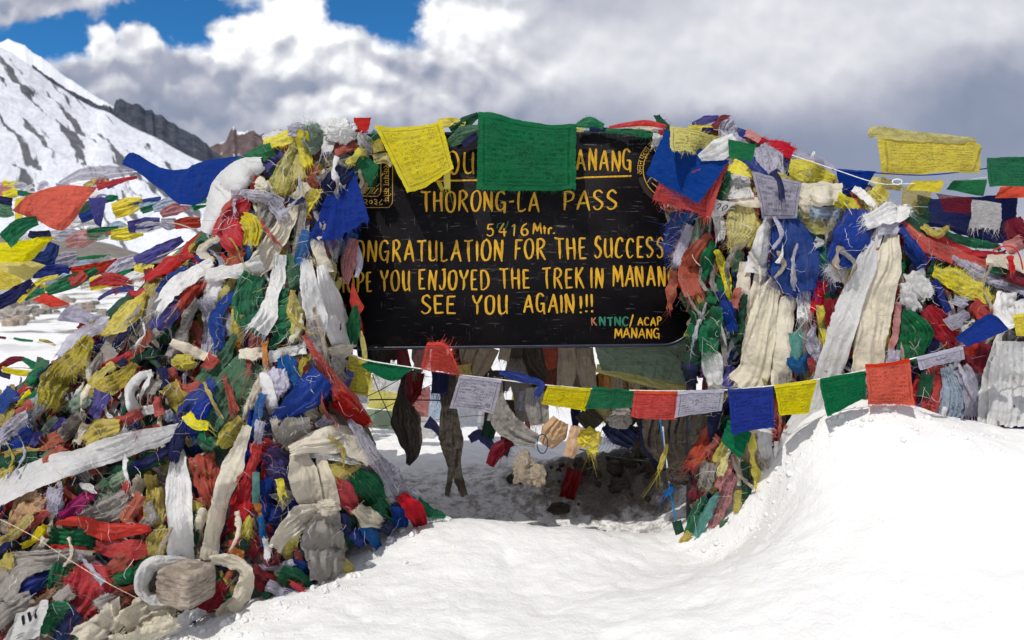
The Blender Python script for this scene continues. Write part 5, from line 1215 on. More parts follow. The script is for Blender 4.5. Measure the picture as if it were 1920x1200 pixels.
RIGHT = """
# --- top
S D c 1230,216 1239,230 1252,243 ; 12,18,12 ; ; dark green tuft standing on the corner of the board @ the dark green tuft
S N c 1105,242 1150,244 ; 8
S C c 1172,241 1210,241 1242,249 ; 9
S E c 1138,244 1180,248 1228,253 ; 8,12,8
S R s 1142,239 1180,233 1215,231 1248,239 ; 6,10,11,9 ; Y=3.74 ; thin red twist of cloth lying on top of the board
S U p 1298,236 1324,225 1348,222 ; 10,18,12
S Y c 1288,241 1342,238 ; 10
S N c 1316,243 1338,246 ; 10
S M c 1336,239 1354,223 1368,222 ; 10,16,10
S F c 1398,248 1428,264 ; 20 ; f=e
S L p 1374,226 1364,246 1386,268 1404,278 ; 18,40,30,14 ; ; pale lilac printed cloth hanging from the top of the far heap
S R c 1424,264 1456,275 1490,288 ; 12,25,18 ; f=a
S L c 1424,274 1442,300 1446,325 1460,350 ; 26,38,46,30 ; fold=.12
S N c 1448,322 1460,340 1468,362 ; 18 ; f=e
S L g 1486,288 1532,302 1560,316 ; 14
S W c 1232,250 1229,274 ; 14
B R c 1240,248 11,11 ; Y=3.70
S Y p 1478,318 1510,324 1562,336 ; 38,46,24 ; fold=.11 ; crumpled yellow printed cloth on the shoulder of the far heap
S N c 1410,318 1430,330 ; 22
# --- long hangings
S B c 1284,398 1266,432 1252,474 ; 26,34,14 ; f=ea fl=.05
S A c 1298,398 1284,420 ; 22 ; f=e
S L c 1294,422 1280,460 1266,504 ; 16,22,14 ; f=ea fl=.05
S P c 1310,408 1306,450 1296,484 ; 15
S D c 1322,405 1318,430 ; 20
S T c 1264,506 1260,540 1255,580 ; 14,18,10 ; f=e fl=.05
S D c 1284,532 1292,565 1299,590 ; 16,22,12 ; f=e
S T c 1328,438 1311,470 1294,512 1306,552 ; 12,36,48,42 ; f=e fl=.06 ; orange red ragged flags beside the lettering
S E c 1336,452 1326,490 1319,524 ; 8,24,14 ; f=e
S Y c 1345,468 1360,512 1373,566 ; 8,18,10 ; f=e
S W c 1346,402 1351,430 1350,450 ; 20,26,16
S C c 1408,428 1386,460 1368,500 ; 20
S O c 1424,418 1408,462 ; 12
S Z p 1388,382 1390,420 1370,466 ; 44,54,12 ; fold=.06 ; pale dull yellow printed flag hanging point down @ the point down yellow flag
S C s 1370,368 1396,377 1428,379 ; 18
S D c 1420,455 1428,480 ; 20
S J c 1388,470 1380,510 ; 16
S C s 1428,506 1416,560 1400,634 ; 24,32,24
S C s 1396,490 1394,530 1392,560 ; 24
S D p 1397,552 1389,590 1382,636 ; 8,26,20
S T c 1384,540 1375,578 ; 14
S W c 1358,580 1370,620 ; 18
S B c 1352,546 1365,585 1374,620 ; 14,27,16
S W c 1325,632 1336,690 1346,730 ; 22,38,32 ; ; white cloth panel hanging behind the yellow flags
S D c 1310,620 1300,660 1294,690 ; 20
S E p 1336,556 1316,590 1299,630 ; 16,30,26 ; f=e
S E c 1348,576 1330,620 1327,660 ; 20,42,30 ; f=e fl=.05
S U c 1374,688 1361,728 ; 22
S N c 1290,680 1300,720 ; 22
S G c 1330,725 1350,740 ; 26
S W c 1380,712 1402,728 ; 18
S C s 1476,556 1469,620 1462,726 ; 24,38,36
S W s 1437,408 1426,460 1416,514 ; 14,26,40 ; ; white silk scarf hanging beside the large shaggy blue cloth
S C s 1452,516 1437,580 1427,640 1412,700 1388,728 ; 22,48,60,64,62 ; fold=.09 f=e fl=.02 ; broad cream silk scarf hanging down the middle of the far heap @ the broad cream scarf
S G c 1506,588 1511,664 ; 26 ; f=e
S W c 1505,546 1510,596 ; 30 ; f=e
S G c 1472,700 1470,740 ; 30
S Q c 1490,622 1495,655 1491,676 ; 22
S A c 1478,672 1496,689 1516,668 ; 16,20,12
S L p 1529,606 1524,640 1538,674 ; 6,24,22 ; f=e
S R c 1520,672 1526,698 ; 12
S R c 1542,526 1536,560 1530,584 ; 28 ; f=e
S D c 1556,545 1559,590 ; 22
S Y c 1537,572 1545,615 1551,655 ; 15 ; f=e
S N c 1560,500 1568,545 ; 26
S E c 1522,428 1536,465 1547,505 ; 30,40,34
S Z g 1498,404 1530,420 1566,432 ; 34,40,24 ; f=e
S I p 1518,395 1545,399 1574,400 ; 16,24,18
S B c 1476,408 1482,450 1492,500 1503,548 ; 46,84,98,56 ; f=eab fl=.06 fold=.07 ; large shaggy blue cloth hanging on the far heap @ the large shaggy blue cloth
S W c 1528,446 1541,455 1527,463 ; 9
# --- lower column
S K c 1322,760 1312,840 1318,900 ; 30
S G c 1332,866 1318,914 ; 28 ; f=e
S G c 1398,876 1382,930 1364,990 ; 24 ; f=e
S H c 1420,800 1412,850 1400,880 ; 40
S W c 1430,790 1436,860 ; 26
S C c 1386,862 1389,908 ; 15
S D c 1396,866 1400,930 1394,980 ; 17 ; f=e
S F p 1374,886 1356,935 1338,988 ; 18,28,22 ; f=e
S E c 1322,930 1302,975 1287,1020 ; 16,24,18 ; f=e
S J c 1352,990 1372,975 ; 16
S O c 1292,996 1274,1034 ; 16 ; f=e
S Q c 1347,922 1326,960 1306,1005 ; 6,21,16
S M c 1370,985 1385,968 ; 14
S O c 1384,920 1382,960 ; 12
S T c 1338,790 1320,832 1296,872 ; 18,34,30 ; f=e
S N c 1348,766 1339,800 1335,830 ; 24,24,14
S T c 1352,820 1332,850 ; 26 ; f=e
S O c 1362,826 1344,866 ; 16
S F c 1380,852 1360,885 1344,915 ; 8,20,13 ; ; pink red strip near the foot of the cloth column
S Z c 1362,858 1350,890 ; 12
S Y c 1410,812 1413,862 1420,922 ; 10,16,15 ; ; narrow yellow strip hanging to the snow below the purple blue flag
# --- flags over the shoulder
S Y c 1370,308 1390,321 1408,332 ; 24,30,20
Q W p 1364,327 1406,334 1412,368 1354,372 ; ; rows=6
S E c 1367,322 1356,355 1340,392 ; 8,16,10
Q W c 1340,368 1378,380 1354,406 1326,409 ; ; n=cloth_rag ; white cloth corner bearing the number twenty below the red flag
S O c 1455,330 1485,345 ; 14
S B c 1405,300 1430,330 1440,352 ; 22
Q r p 1235,345 1366,304 1331,409 1225,373 ; ; Y=3.58,3.46,3.60,3.45 fold=.04 rows=9 f=b fl=.02 ; red printed flag under the blue one at the corner of the board @ the red corner flag
Q B c 1248,247 1368,302 1311,381 1211,329 ; ; Y=3.64,3.43,3.60,3.44 fold=.03 f=b fl=.02 ; large purple blue flag over the corner of the board @ the purple blue corner flag
S W s 1380,262 1346,281 1312,296 ; 28,42,14 ; Y=3.40,3.42,3.48
Q Z p 1256,236 1354,254 1336,283 1257,285 ; ; Y=3.60,3.42,3.42,3.58 rows=7 f=ba fl=.015 ; pale yellow printed flag folded over the corner of the board
Q E c 1364,261 1416,272 1411,303 1368,296 ; ; Y=3.40 fold=.05 ; small green flag knotted on the far heap's shoulder
Q L p 1408,321 1504,344 1493,410 1431,409 ; ; Y=3.44 fold=.04 rows=8 ; white flag with bold black script on the far heap @ the bold black script flag
S N c 1452,326 1462,342 1466,372 ; 13 ; Y=3.40 f=e
S C s 1498,354 1532,364 1580,362 ; 22,42,40 ; fold=.1 ; white silk roll lying level on the far heap
B C c 1512,384 24,30
# --- far right
S N c 1568,440 1600,480 ; 40
S D c 1700,395 1735,420 ; 40
S D c 1740,500 1800,520 1860,545 ; 30
S N c 1700,600 1735,640 1745,690 ; 44
S R c 1835,560 1870,600 ; 44
S N c 1880,520 1930,550 ; 34
S D c 1650,620 1655,680 ; 30
S M c 1560,560 1562,610 ; 26
S G c 1690,660 1680,700 ; 34
S W c 1552,498 1570,510 1584,522 ; 26 ; f=sab
S Z c 1592,486 1601,514 ; 28
Q B c 1566,317 1640,322 1622,358 1580,367 ; ; Y=3.66 fold=.05 f=b fl=.05 ; small dark blue ragged flag at the start of the far cord
S Z p 1622,333 1660,344 1690,354 ; 14,24,10
S Y c 1630,358 1650,382 ; 40
S W c 1600,352 1625,372 1640,385 ; 16 ; f=e
S Y p 1568,372 1590,382 1605,395 ; 24 ; 
Q N c 1726,374 1908,362 1900,464 1738,426 ; ; Y=4.1,3.9,3.95,4.1 fold=.02 ; large navy sheet stretched behind the cords on the far side
Q O g 1692,350 1748,360 1732,402 1688,397 ; ; Y=3.70
Q D g 1718,364 1746,372 1738,402 1722,400 ; ; Y=3.68 n=cloth_rag
Q M g 1755,362 1823,372 1816,403 1770,396 ; ; Y=3.66 ; sheer dark red flag hung before the navy sheet
Q W g 1822,374 1879,381 1876,429 1814,428 ; ; Y=3.62 fold=.06 f=b fl=.02 ; sheer white flag hung before the navy sheet
S M c 1898,410 1908,435 1930,452 ; 30,44,30
S F c 1885,470 1915,452 ; 30
S E c 1764,436 1802,450 1874,466 ; 12,18,14
S R c 1742,438 1800,468 1876,482 ; 14,17,12
S B c 1706,452 1722,474 1738,494 ; 36
S O c 1728,424 1756,440 1778,424 ; 12,18,8 ; f=e
S R c 1688,418 1722,446 1764,472 1834,492 1905,512 ; 18,30,32,26,16 ; fold=.12 ; long red twist running off the far heap along the cords @ the long red twist
S B c 1684,424 1708,452 1726,482 ; 18
S L p 1786,480 1832,510 1872,526 1920,544 ; 8,23,27,18 ; ; narrow white printed cloth below the long red twist
S E c 1852,500 1898,513 ; 15
S M c 1892,512 1930,526 ; 30
S C s 1850,488 1890,490 1930,502 ; 16,26,26
S R c 1893,482 1897,510 ; 9
S Y p 1748,508 1790,525 1832,546 1854,566 ; 20,37,40,28 ; f=a fold=.11 ; yellow printed roll on the far side of the heap @ the yellow printed roll
S B c 1744,532 1760,560 1774,588 ; 30
S L c 1784,560 1812,572 ; 24
S R c 1820,572 1854,592 ; 30
S R c 1738,576 1766,612 1788,640 ; 26,50,36 ; f=e
S M c 1848,645 1830,695 ; 56
S R c 1820,640 1815,665 ; 30
S R c 1757,685 1750,740 1734,800 ; 28,38,36
S D c 1737,700 1731,745 ; 24
S M c 1816,770 1812,812 ; 32
S O c 1824,798 1818,815 ; 12
S R c 1800,715 1812,760 ; 28
S I p 1772,686 1786,740 1777,800 ; 18,48,46 ; f=e fl=.05 ; pale blue printed cloth hanging to the snow
S L g 1800,690 1822,730 1820,780 ; 30 ; f=e
S W c 1716,508 1722,530 1740,560 ; 44,50,30 ; crump=1.7 fold=.13 ; wadded white cloth beside the tall cream scarf
S W c 1694,530 1704,558 1718,582 ; 18,30,30 ; crump=1.4
S E p 1692,585 1712,622 1704,674 ; 34,66,44 ; rows=8 fold=.04 ; green printed flag hanging beside the tall cream scarf
Q L p 1766,600 1812,579 1819,592 1786,622 ; ; fold=.03
S Y c 1665,596 1660,655 ; 15 ; f=e fl=.05
S F c 1684,566 1680,620 1671,658 ; 13 ; f=e fl=.05
S L c 1676,656 1672,694 ; 24
S B c 1608,393 1602,430 1574,496 ; 42,70,40 ; f=ea fold=.06 ; blue shaggy cloth beside the tall white scarf
S C s 1672,438 1664,500 1650,562 1634,640 1626,700 ; 24,56,60,54,66 ; f=e fl=.06 fold=.1 ; tall cream silk scarf with a frayed brown end @ the tall cream scarf
S W s 1652,424 1626,490 1600,560 1572,640 1548,712 1512,775 1470,858 ; 14,36,44,46,46,42,36 ; fold=.05 crump=.7 ; tall white silk scarf slanting down into the snow @ the tall white scarf
S L c 1646,430 1684,430 ; 22
S W c 1622,416 1660,402 1704,396 ; 26,40,22 ; f=sea crump=1.4 ; white tufted knot tying the tall scarves @ the white tufted knot
S W s 1878,618 1856,690 1846,750 1838,816 ; 10,21,24,20 ; ; thin white scarf hanging straight at the far edge of the heap
S W s 1900,640 1896,720 1892,800 ; 66,80,76 ; crump=1.2 fold=.1 ; snowy white cloth mass hanging at the photo's edge
S W s 1888,548 1886,580 1904,610 ; 34,48,50 ; crump=1.4 fold=.1
S W c 1925,560 1935,620 ; 50 ; crump=1.8
"""
add_scraps('right', 260, 31, 'GCTORBNEDLHMJUWZ', lo=.07, hi=.97, w=(12, 34), L=(32, 110))
add_scraps('right', 120, 34, 'GCTORLHWGUDLNM', lo=.1, hi=.97, w=(4, 12), L=(40, 140), spread=.25)
parse(RIGHT)  # two far-right strips, navy and dark green, stand in for shadowed gaps
add_scraps('right', 24, 33, 'GCTOLHWGHD', lo=.1, hi=.95, w=(4, 8), L=(40, 90), spread=.25)
add_threads('right', 450, 6)
# ------------------------------------------------------------------ below, on and around the board
UNDER = """
Q P c 1112,640 1302,632 1300,722 1128,694 ; ; Y=3.97 fold=.05 worn=.6 f=b fl=.03 n=cloth_rag ; sheer faded green cloth hanging below the board's right half
S Z c 1118,690 1180,704 1250,722 1298,726 ; 16,20,20,14 ; Y=4.02 f=b fl=.03
S H c 1062,652 1063,690 1058,724 ; 34,38,28 ; Y=4.06 f=e
S H c 1096,652 1100,700 1106,728 ; 30,36,26 ; Y=4.04 f=e
S K c 1010,646 1020,672 1032,700 ; 62,60,40 ; Y=4.1 f=e fl=.05
S T c 1030,646 1040,690 ; 30 ; Y=4.08 f=e worn=1.4
S H c 900,648 892,682 884,706 ; 74,66,34 ; Y=4.08 fold=.06 ; tan rag stretched below the middle of the board
S K c 965,648 962,672 ; 34 ; Y=4.05 f=e fl=.05
S H c 948,648 944,675 ; 20 ; Y=4.03 f=e
S M c 752,650 760,700 768,740 ; 22,26,12 ; Y=4.05 f=e fl=.06
S K c 720,648 722,676 ; 44 ; Y=4.1 f=e
S F g 790,650 782,690 ; 16 ; Y=4.1
S K c 758,700 754,748 764,800 774,845 766,870 ; 9,16,60,46,8 ; Y=4.0 fold=.12 crump=2 ; dark rag with a bulging pouch hanging below the board @ the dark pouch rag
S K c 836,706 842,760 846,818 852,872 872,930 ; 34,28,44,22,12 ; Y=3.98 fold=.12 crump=2 ; long dark split rag hanging nearly to the snow @ the long dark split rag
S K c 850,836 846,880 838,930 ; 12,12,9 ; Y=3.98
S N c 826,700 824,738 ; 34 ; Y=3.95 f=e fl=.06
S G c 934,706 930,750 944,790 976,816 1006,828 ; 16,30,46,40,26 ; Y=3.95 fold=.12 crump=1.5 worn=1.3 ; grey twisted rag slung below the white printed pennant @ the grey slung rag
S G c 1000,726 1005,760 1011,796 ; 30,44,36 ; Y=4.0 f=e worn=1.3
S L p 985,735 978,770 ; 20 ; Y=4.05
S M c 962,828 936,840 918,872 ; 14,28,16 ; Y=4.1 arch=.3 ; maroon rag hanging below the grey slung rag
S U c 880,824 902,815 930,846 ; 14,22,10 ; Y=4.3
S S s 1052,788 1038,812 1024,836 ; 34,56,30 ; Y=3.95 fold=.16 arch=.2 crump=2 ; peach silk puff hanging below the yellow pennant @ the peach silk puff
S S s 1082,798 1076,830 1066,856 ; 24,30,20 ; Y=3.93 arch=.2 fold=.16 crump=2
B H c 984,878 50,62 ; Y=3.95 worn=1 ; beige crumpled knot hanging lowest below the grey slung rag
B H c 1008,892 28,40 ; Y=3.96
B Y c 1104,822 44,38 ; Y=4.0 ; yellow crumpled knot below the green pennant
S Y c 1108,838 1112,850 ; 22 ; Y=4.0 f=e
S N c 1140,790 1166,812 1190,830 ; 36,50,30 ; Y=4.1 f=ab fl=.05
B G c 1164,786 46,38 ; Y=4.05
S X c 1142,700 1140,728 ; 20 ; Y=4.1
S Z c 1120,762 1150,790 ; 26 ; Y=4.15
S K c 1090,770 1120,800 ; 40 ; Y=4.12
S K c 1252,776 1256,830 1282,884 ; 92,88,36 ; Y=4.0 fold=.07 ; broad dark brown drape hanging beside the far heap's column @ the broad dark drape
B K c 1275,884 46,42 ; Y=4.0 ; dark brown knot at the bottom of the broad dark drape
S N g 1202,790 1210,840 1232,872 ; 10,14,10 ; Y=4.05
S D c 1020,760 1012,790 ; 20 ; Y=4.12 f=e
S D c 922,790 914,820 ; 26 ; Y=4.25 f=e
S M c 1080,880 1060,940 ; 30 ; Y=4.6
S D c 1275,650 1290,690 ; 26 ; Y=3.98
Q Z c 686,704 758,712 744,772 680,764 ; ; Y=5.9 ; pale yellow flag behind the board low over the snow
Q P c 676,766 752,772 744,808 668,800 ; ; Y=6.0
Q F c 770,738 808,722 802,788 766,772 ; ; Y=5.8 ; pink sheer flag behind the dark pouch rag
Q I c 805,730 842,735 838,794 800,792 ; ; Y=6.0
Q W c 640,745 690,752 684,790 640,785 ; ; Y=5.7
S U c 800,790 815,800 828,820 ; 24,14,8 ; Y=4.8
Q B g 895,800 925,792 922,802 897,808 ; ; Y=5.3
Q W g 860,760 920,770 915,800 862,800 ; ; Y=5.4
"""
UNDER2 = """
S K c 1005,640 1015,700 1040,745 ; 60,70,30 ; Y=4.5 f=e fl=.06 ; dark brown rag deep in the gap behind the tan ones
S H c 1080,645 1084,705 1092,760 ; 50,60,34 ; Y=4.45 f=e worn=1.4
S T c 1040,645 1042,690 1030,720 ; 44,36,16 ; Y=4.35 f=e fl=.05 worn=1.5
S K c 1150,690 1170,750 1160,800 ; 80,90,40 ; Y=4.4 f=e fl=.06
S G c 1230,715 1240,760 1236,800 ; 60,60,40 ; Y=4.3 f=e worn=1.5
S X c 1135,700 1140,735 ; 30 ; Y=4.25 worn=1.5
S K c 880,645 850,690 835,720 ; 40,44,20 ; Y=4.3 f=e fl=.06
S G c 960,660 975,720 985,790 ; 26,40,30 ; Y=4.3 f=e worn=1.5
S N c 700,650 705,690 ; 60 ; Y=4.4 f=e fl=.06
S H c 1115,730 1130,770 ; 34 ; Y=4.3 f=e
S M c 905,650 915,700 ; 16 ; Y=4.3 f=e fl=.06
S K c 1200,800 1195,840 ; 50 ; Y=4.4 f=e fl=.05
"""
UNDER2 += """
Q W c 700,690 760,700 752,738 698,732 ; ; Y=5.6
Q I c 838,742 900,750 894,800 840,796 ; ; Y=6.2
Q W c 758,776 820,786 816,822 752,816 ; ; Y=5.6
Q F c 640,700 684,706 680,744 640,742 ; ; Y=5.7
Q L c 905,760 960,764 955,802 902,800 ; ; Y=6.0
Q Z c 960,740 1000,744 996,786 958,784 ; ; Y=5.6
"""
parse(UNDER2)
rs_ = np.random.default_rng(404)
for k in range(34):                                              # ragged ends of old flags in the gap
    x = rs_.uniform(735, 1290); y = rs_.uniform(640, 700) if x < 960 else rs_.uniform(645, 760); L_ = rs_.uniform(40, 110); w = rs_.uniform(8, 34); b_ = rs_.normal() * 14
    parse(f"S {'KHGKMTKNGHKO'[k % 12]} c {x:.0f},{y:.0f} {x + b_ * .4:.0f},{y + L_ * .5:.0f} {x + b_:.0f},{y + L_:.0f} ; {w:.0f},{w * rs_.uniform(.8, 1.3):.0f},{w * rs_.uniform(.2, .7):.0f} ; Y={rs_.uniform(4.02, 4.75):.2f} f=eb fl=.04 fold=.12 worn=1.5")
# cloths sagging behind the board, unseen from the front, added to shade the gap
BG = 'unseen faded flags added behind the board to shade the gap'
for k in range(12):
    x0 = -1.55 + k * .235; wd = .30; SEED[0] += 1; n_, m_ = 60, 26; u_, v_ = np.meshgrid(np.linspace(0, 1, n_), np.linspace(0, 1, m_), indexing='ij')
    X = x0 + v_ * wd + .03 * vn(np.stack([u_ * 3 + k, v_ * 2, 0 * u_ * v_], -1)); Yb = SY + .07 + u_ * (1.2 + .15 * math.sin(k * 2.1)) + 0 * v_; Z = 1.98 - max(0., -.80 - x0) * .95 - u_ * .78 - .16 * np.sin(np.pi * u_) + .035 * vn(np.stack([v_ * 5 + k * 3, u_ * 2 + 0 * v_, 0 * u_ * v_], -1)) + .02 * ridged(np.stack([v_ * 3 + k * 3, u_ * 6, 0 * u_ * v_ + 4], -1), 2)
    uv_ = np.stack([u_, v_], -1).reshape(-1, 2)
    o = mesh_obj('prayer_flag', np.stack([X, Yb, Z], -1), grid_q(n_, m_), cloth_mat('GKHGOTNHJWKL'[k], 'c', 11, 1, 1.4), uv=uv_, uv2=uv_ * [1.5, .3])
    tag(o, 'unseen faded cloth added behind the black board to shade the gap', 'prayer flag', BG)
parse(UNDER)
def cord(name, pts, r, key, label, n=60, col_=None, **kw):
    """pts: (bearing x, bearing y, distance)"""
    v, q = tube(P(*np.array(pts, float).T), r, 6, n); o = mesh_obj(name, v, q, plain_mat(f'{label} fibre', col_ or COL[key][1], .8, .15, 0, 200, .3)); tag(o, label, 'cord', **kw); return o
tw = 'twine stretched in the gap below the board'
cord('twine', [(640, 760, 4.1), (700, 738, 4.1), (770, 700, 4.1), (800, 690, 4.1)], .0022, 'K', 'dark twine rising steeply behind the green pennant to the dark pouch rag', 30, (.05, .045, .05), group=tw)
cord('twine', [(650, 752, 4.15), (720, 749, 4.15), (790, 750, 4.15), (850, 751, 4.15)], .0036, 'K', 'thick dark twine running level below the board', 30, (.05, .045, .04), group=tw)
cord('twine', [(698, 702, 4.12), (715, 745, 4.12), (736, 790, 4.12)], .0022, 'K', 'dark twine falling steeply across the level one', 20, (.04, .035, .04), group=tw)
cord('twine', [(690, 782, 4.2), (760, 745, 4.2), (830, 712, 4.2)], .0022, 'K', 'dark twine slanting up below the thick level one', 20, (.05, .045, .05), group=tw)
cord('twine', [(880, 825, 4.2), (930, 790, 4.2), (990, 760, 4.2)], .0022, 'K', 'dark twine slanting up behind the grey slung rag', 20, (.05, .045, .05), group=tw)
cord('twine', [(1085, 842, 4.15), (1150, 856, 4.15), (1220, 866, 4.15)], .0034, 'D', 'dark green twine sagging level above the bare grit', 30, (.03, .05, .035), group=tw)
cord('twine', [(1100, 880, 4.2), (1160, 858, 4.2), (1215, 840, 4.2)], .0022, 'K', 'dark twine crossing the dark green one', 20, (.05, .04, .04), group=tw)
cord('twine', [(700, 800, 4.9), (780, 792, 4.9), (860, 782, 4.9), (950, 775, 4.9), (1010, 768, 4.9)], .002, 'X', 'orange twine far behind the dark split rag', 30, group=tw)
th = np.linspace(0, 2 * np.pi, 24)
cord('cord_loop', [(1017 + 10 * math.cos(a), 832 + 18 * math.sin(a), 3.9) for a in th], .003, 'A', 'dark blue loop of cord hanging beside the peach silk puff', 60, (.02, .06, .14))
cord('cord', [(1238, 786, 3.66), (1246, 840, 3.66), (1254, 900, 3.66), (1264, 960, 3.66), (1272, 1000, 3.66)], .0048, 'A', 'blue cord stretched down from the red pennant to the snow', 30, (.02, .20, .46))
cord('cord', [(1243, 800, 3.655), (1247, 840, 3.652), (1255, 905, 3.652)], .0034, 'W', 'thin white cord twisted along the upper blue cord', 20)
parse("""
S O c 1251,832 1245,855 1236,880 ; 5,12,10 ; Y=3.64 f=e fl=.05 ; dull yellow tassel tied on the blue cord
S A c 1262,915 1246,928 ; 10 ; Y=3.64 f=e fl=.04
S D c 1268,975 1275,1002 ; 18 ; Y=3.66 f=e
""")
TOP = """
S D c 897,214 872,229 846,246 ; 10,24,16 ; Y=3.76
S J p 900,246 868,254 842,268 ; 24,34,16 ; Y=3.73 f=e
S N c 894,252 868,272 ; 14 ; Y=3.72
S Z p 700,300 722,296 738,305 ; 20 ; Y=3.74
S O p 704,262 712,285 ; 18 ; Y=3.73
S Y c 822,232 846,229 872,234 ; 16,18,12 ; Y=3.76
S Y c 838,322 839,354 ; 12 ; Y=3.72 f=e
S O c 822,340 830,356 ; 8 ; Y=3.75 f=e
R Y p 702,238 740,238 785,236 828,229 / 762,357 790,346 820,332 851,317 ; ; Y=3.72,3.74,3.58,3.60 fold=.02 rows=12 ; bright yellow printed flag draped over the board's top edge @ the bright yellow board flag
R E p 896,211 930,217 1000,228 1081,237 / 893,354 950,355 1010,356 1080,357 ; ; Y=3.73,3.73,3.70,3.70 fold=.022 rows=14 f=b fl=.01 ; large green printed flag draped over the middle of the board @ the large green board flag
S E c 1079,238 1104,229 1132,238 ; 10,22,12 ; Y=3.76 f=ab fl=.014 ; light green tuft on the board's top edge beside the large green flag
S Z c 1080,243 1094,244 ; 8 ; Y=3.75
Q E p 662,287 679,286 712,311 692,350 ; ; Y=3.68 fold=.05 rows=7 f=b fl=.02 ; small green flag hanging point down beside the yellow board flag
S A g 664,436 652,460 638,478 ; 22,24,6 ; Y=3.66
R B c 638,312 650,303 658,304 / 578,446 620,440 694,412 ; ; Y=3.72,3.72,3.5,3.56 fold=.05 f=b fl=.03 ; large blue flag hanging from the heap across the board's edge @ the large blue flag
S F p 664,448 654,490 648,532 ; 18,30,12 ; Y=3.64 fold=.06 ; pale pink printed pennant twisted over the lettering
S L c 664,450 674,490 668,520 ; 8,16,8 ; Y=3.65
Q r c 660,528 683,576 668,605 655,568 ; ; Y=3.64 n=cloth_rag ; red diamond-shaped pennant over the word hope
S R c 672,590 679,625 ; 8 ; Y=3.69
S E p 668,572 664,610 662,646 ; 8,30,16 ; Y=3.63 fold=.12 ; green twisted pennant below the red diamond
S Z c 676,620 682,650 684,676 ; 7,11,9 ; Y=3.63
Q Y p 656,664 701,675 690,740 638,736 ; ; Y=3.60 rows=10 f=b fl=.02 ; yellow printed pennant first on the string below the board
"""
parse(TOP)
# ------------------------------------------------------------------ the string of pennants in front
SC = [(655, 664, 3.56), (690, 676, 3.56), (780, 690, 3.60), (865, 703, 3.62), (940, 712, 3.63), (1025, 722, 3.63), (1110, 729, 3.62), (1190, 732, 3.58), (1272, 733, 3.50), (1360, 731, 3.38), (1450, 723, 3.28), (1535, 711, 3.24), (1622, 694, 3.22), (1712, 672, 3.2), (1805, 648, 3.18), (1890, 612, 3.2), (1990, 585, 3.2)]
cord('cord', SC, .0028, 'W', 'white cord carrying the string of small pennants below the board', 120)
STRING = """
R E p 678,688 700,676 740,683 779,689 / 680,690 700,700 735,714 760,700 ; ; Y=3.57,3.6,3.55,3.58 hem fold=.06 ; green pennant blown level beside the first yellow one
R r h 800,642 840,650 864,705 / 788,692 820,697 862,706 ; ; Y=3.66,3.6,3.60,3.61 rows=8 fold=.06 f=a hem ; red printed pennant blown upward on the string
Q L p 862,703 941,712 926,775 844,766 ; ; Y=3.6 hem fold=.06 ; white printed pennant hanging before the dark rags
S B c 936,697 976,708 1015,720 1006,742 ; 8,18,12,14 ; Y=3.6 f=e ; blue pennant twisted thin along the string
Q Y p 1026,722 1109,727 1098,771 1015,757 ; ; Y=3.60 hem fold=.06 ; yellow printed pennant below the middle of the board
Q E p 1112,724 1189,731 1184,765 1096,767 ; ; Y=3.59 hem fold=.06 ; green printed pennant between the yellow and the red one
Q r p 1189,732 1272,733 1267,788 1182,783 ; ; Y=3.54,3.50,3.54,3.50 hem fold=.06 ; red printed pennant with the blue cord hanging from it
Q L p 1272,733 1360,731 1354,770 1267,783 ; ; Y=3.46,3.38,3.44,3.36 hem fold=.06 ; white printed pennant before the broad dark drape
Q B p 1365,729 1449,726 1451,801 1371,814 ; ; Y=3.34,3.27,3.3,3.24 hem fold=.06 ; large purple blue pennant on the string @ the large purple blue pennant
Q E c 1366,788 1412,812 1386,861 1351,826 ; ; Y=3.36 fv hem fold=.06 ; bright green flag corner sticking out under the purple blue pennant
Q Y p 1451,722 1533,712 1516,772 1461,779 ; ; Y=3.24 hem fold=.06 ; yellow printed pennant beside the purple blue one
Q E p 1536,710 1622,695 1626,745 1550,779 ; ; Y=3.21 hem fold=.06 ; green printed pennant over the snow drift
Q r p 1621,683 1705,674 1713,757 1631,760 ; ; Y=3.2 f=b fl=.01 hem fold=.06 ; red printed pennant touching the snow drift
Q L p 1717,669 1804,648 1809,674 1724,693 ; ; Y=3.18 rows=7 hem fold=.06 ; narrow white printed pennant near the string's far end
R B c 1788,634 1820,612 1858,588 1888,614 / 1814,652 1840,640 1865,630 1888,616 ; ; Y=3.17 hem fold=.06 ; blue pennant blown up at the string's far end
Q Y p 1897,592 1930,582 1934,630 1906,631 ; ; Y=3.15 hem fold=.06 ; yellow printed pennant cut by the photo's edge
"""
parse(STRING)
# ------------------------------------------------------------------ cords and flags in the wind
cord('cord', [(1485, 291, 3.55), (1560, 316, 3.55), (1640, 342, 3.55), (1690, 345, 3.6), (1800, 338, 3.8), (1960, 320, 4.2)], .0022, 'W', 'white cord running off the far heap with a loose loop knot', 60)
cord('cord', [(1560, 318, 3.66), (1640, 324, 3.66), (1740, 328, 3.7), (1848, 316, 3.8), (1960, 300, 3.9)], .0032, 'B', 'blue cord carrying the big yellow flag on the far side', 60)
cord('cord_loop', [(1682 + 9 * math.cos(a), 341 + 5 * math.sin(a), 3.58) for a in th], .003, 'W', 'small white loop knot on the far white cord', 40)
cord('cord', [(1862, 470, 3.4), (1880, 462, 3.4), (1900, 464, 3.4), (1912, 480, 3.4), (1918, 505, 3.42)], .003, 'R', 'thin red cord looped at the end of the long red twist', 40)
cord('cord', [*[(x_, y_, float(front(np.array([x_]), np.array([y_]), 2)[0]) - .012) for x_, y_ in ((-40, 958), (0, 974), (60, 1004), (100, 1030), (140, 1056), (200, 1092), (262, 1124))]], .0008, 'C', 'thin white cord stretched across the low front of the heap', 50)
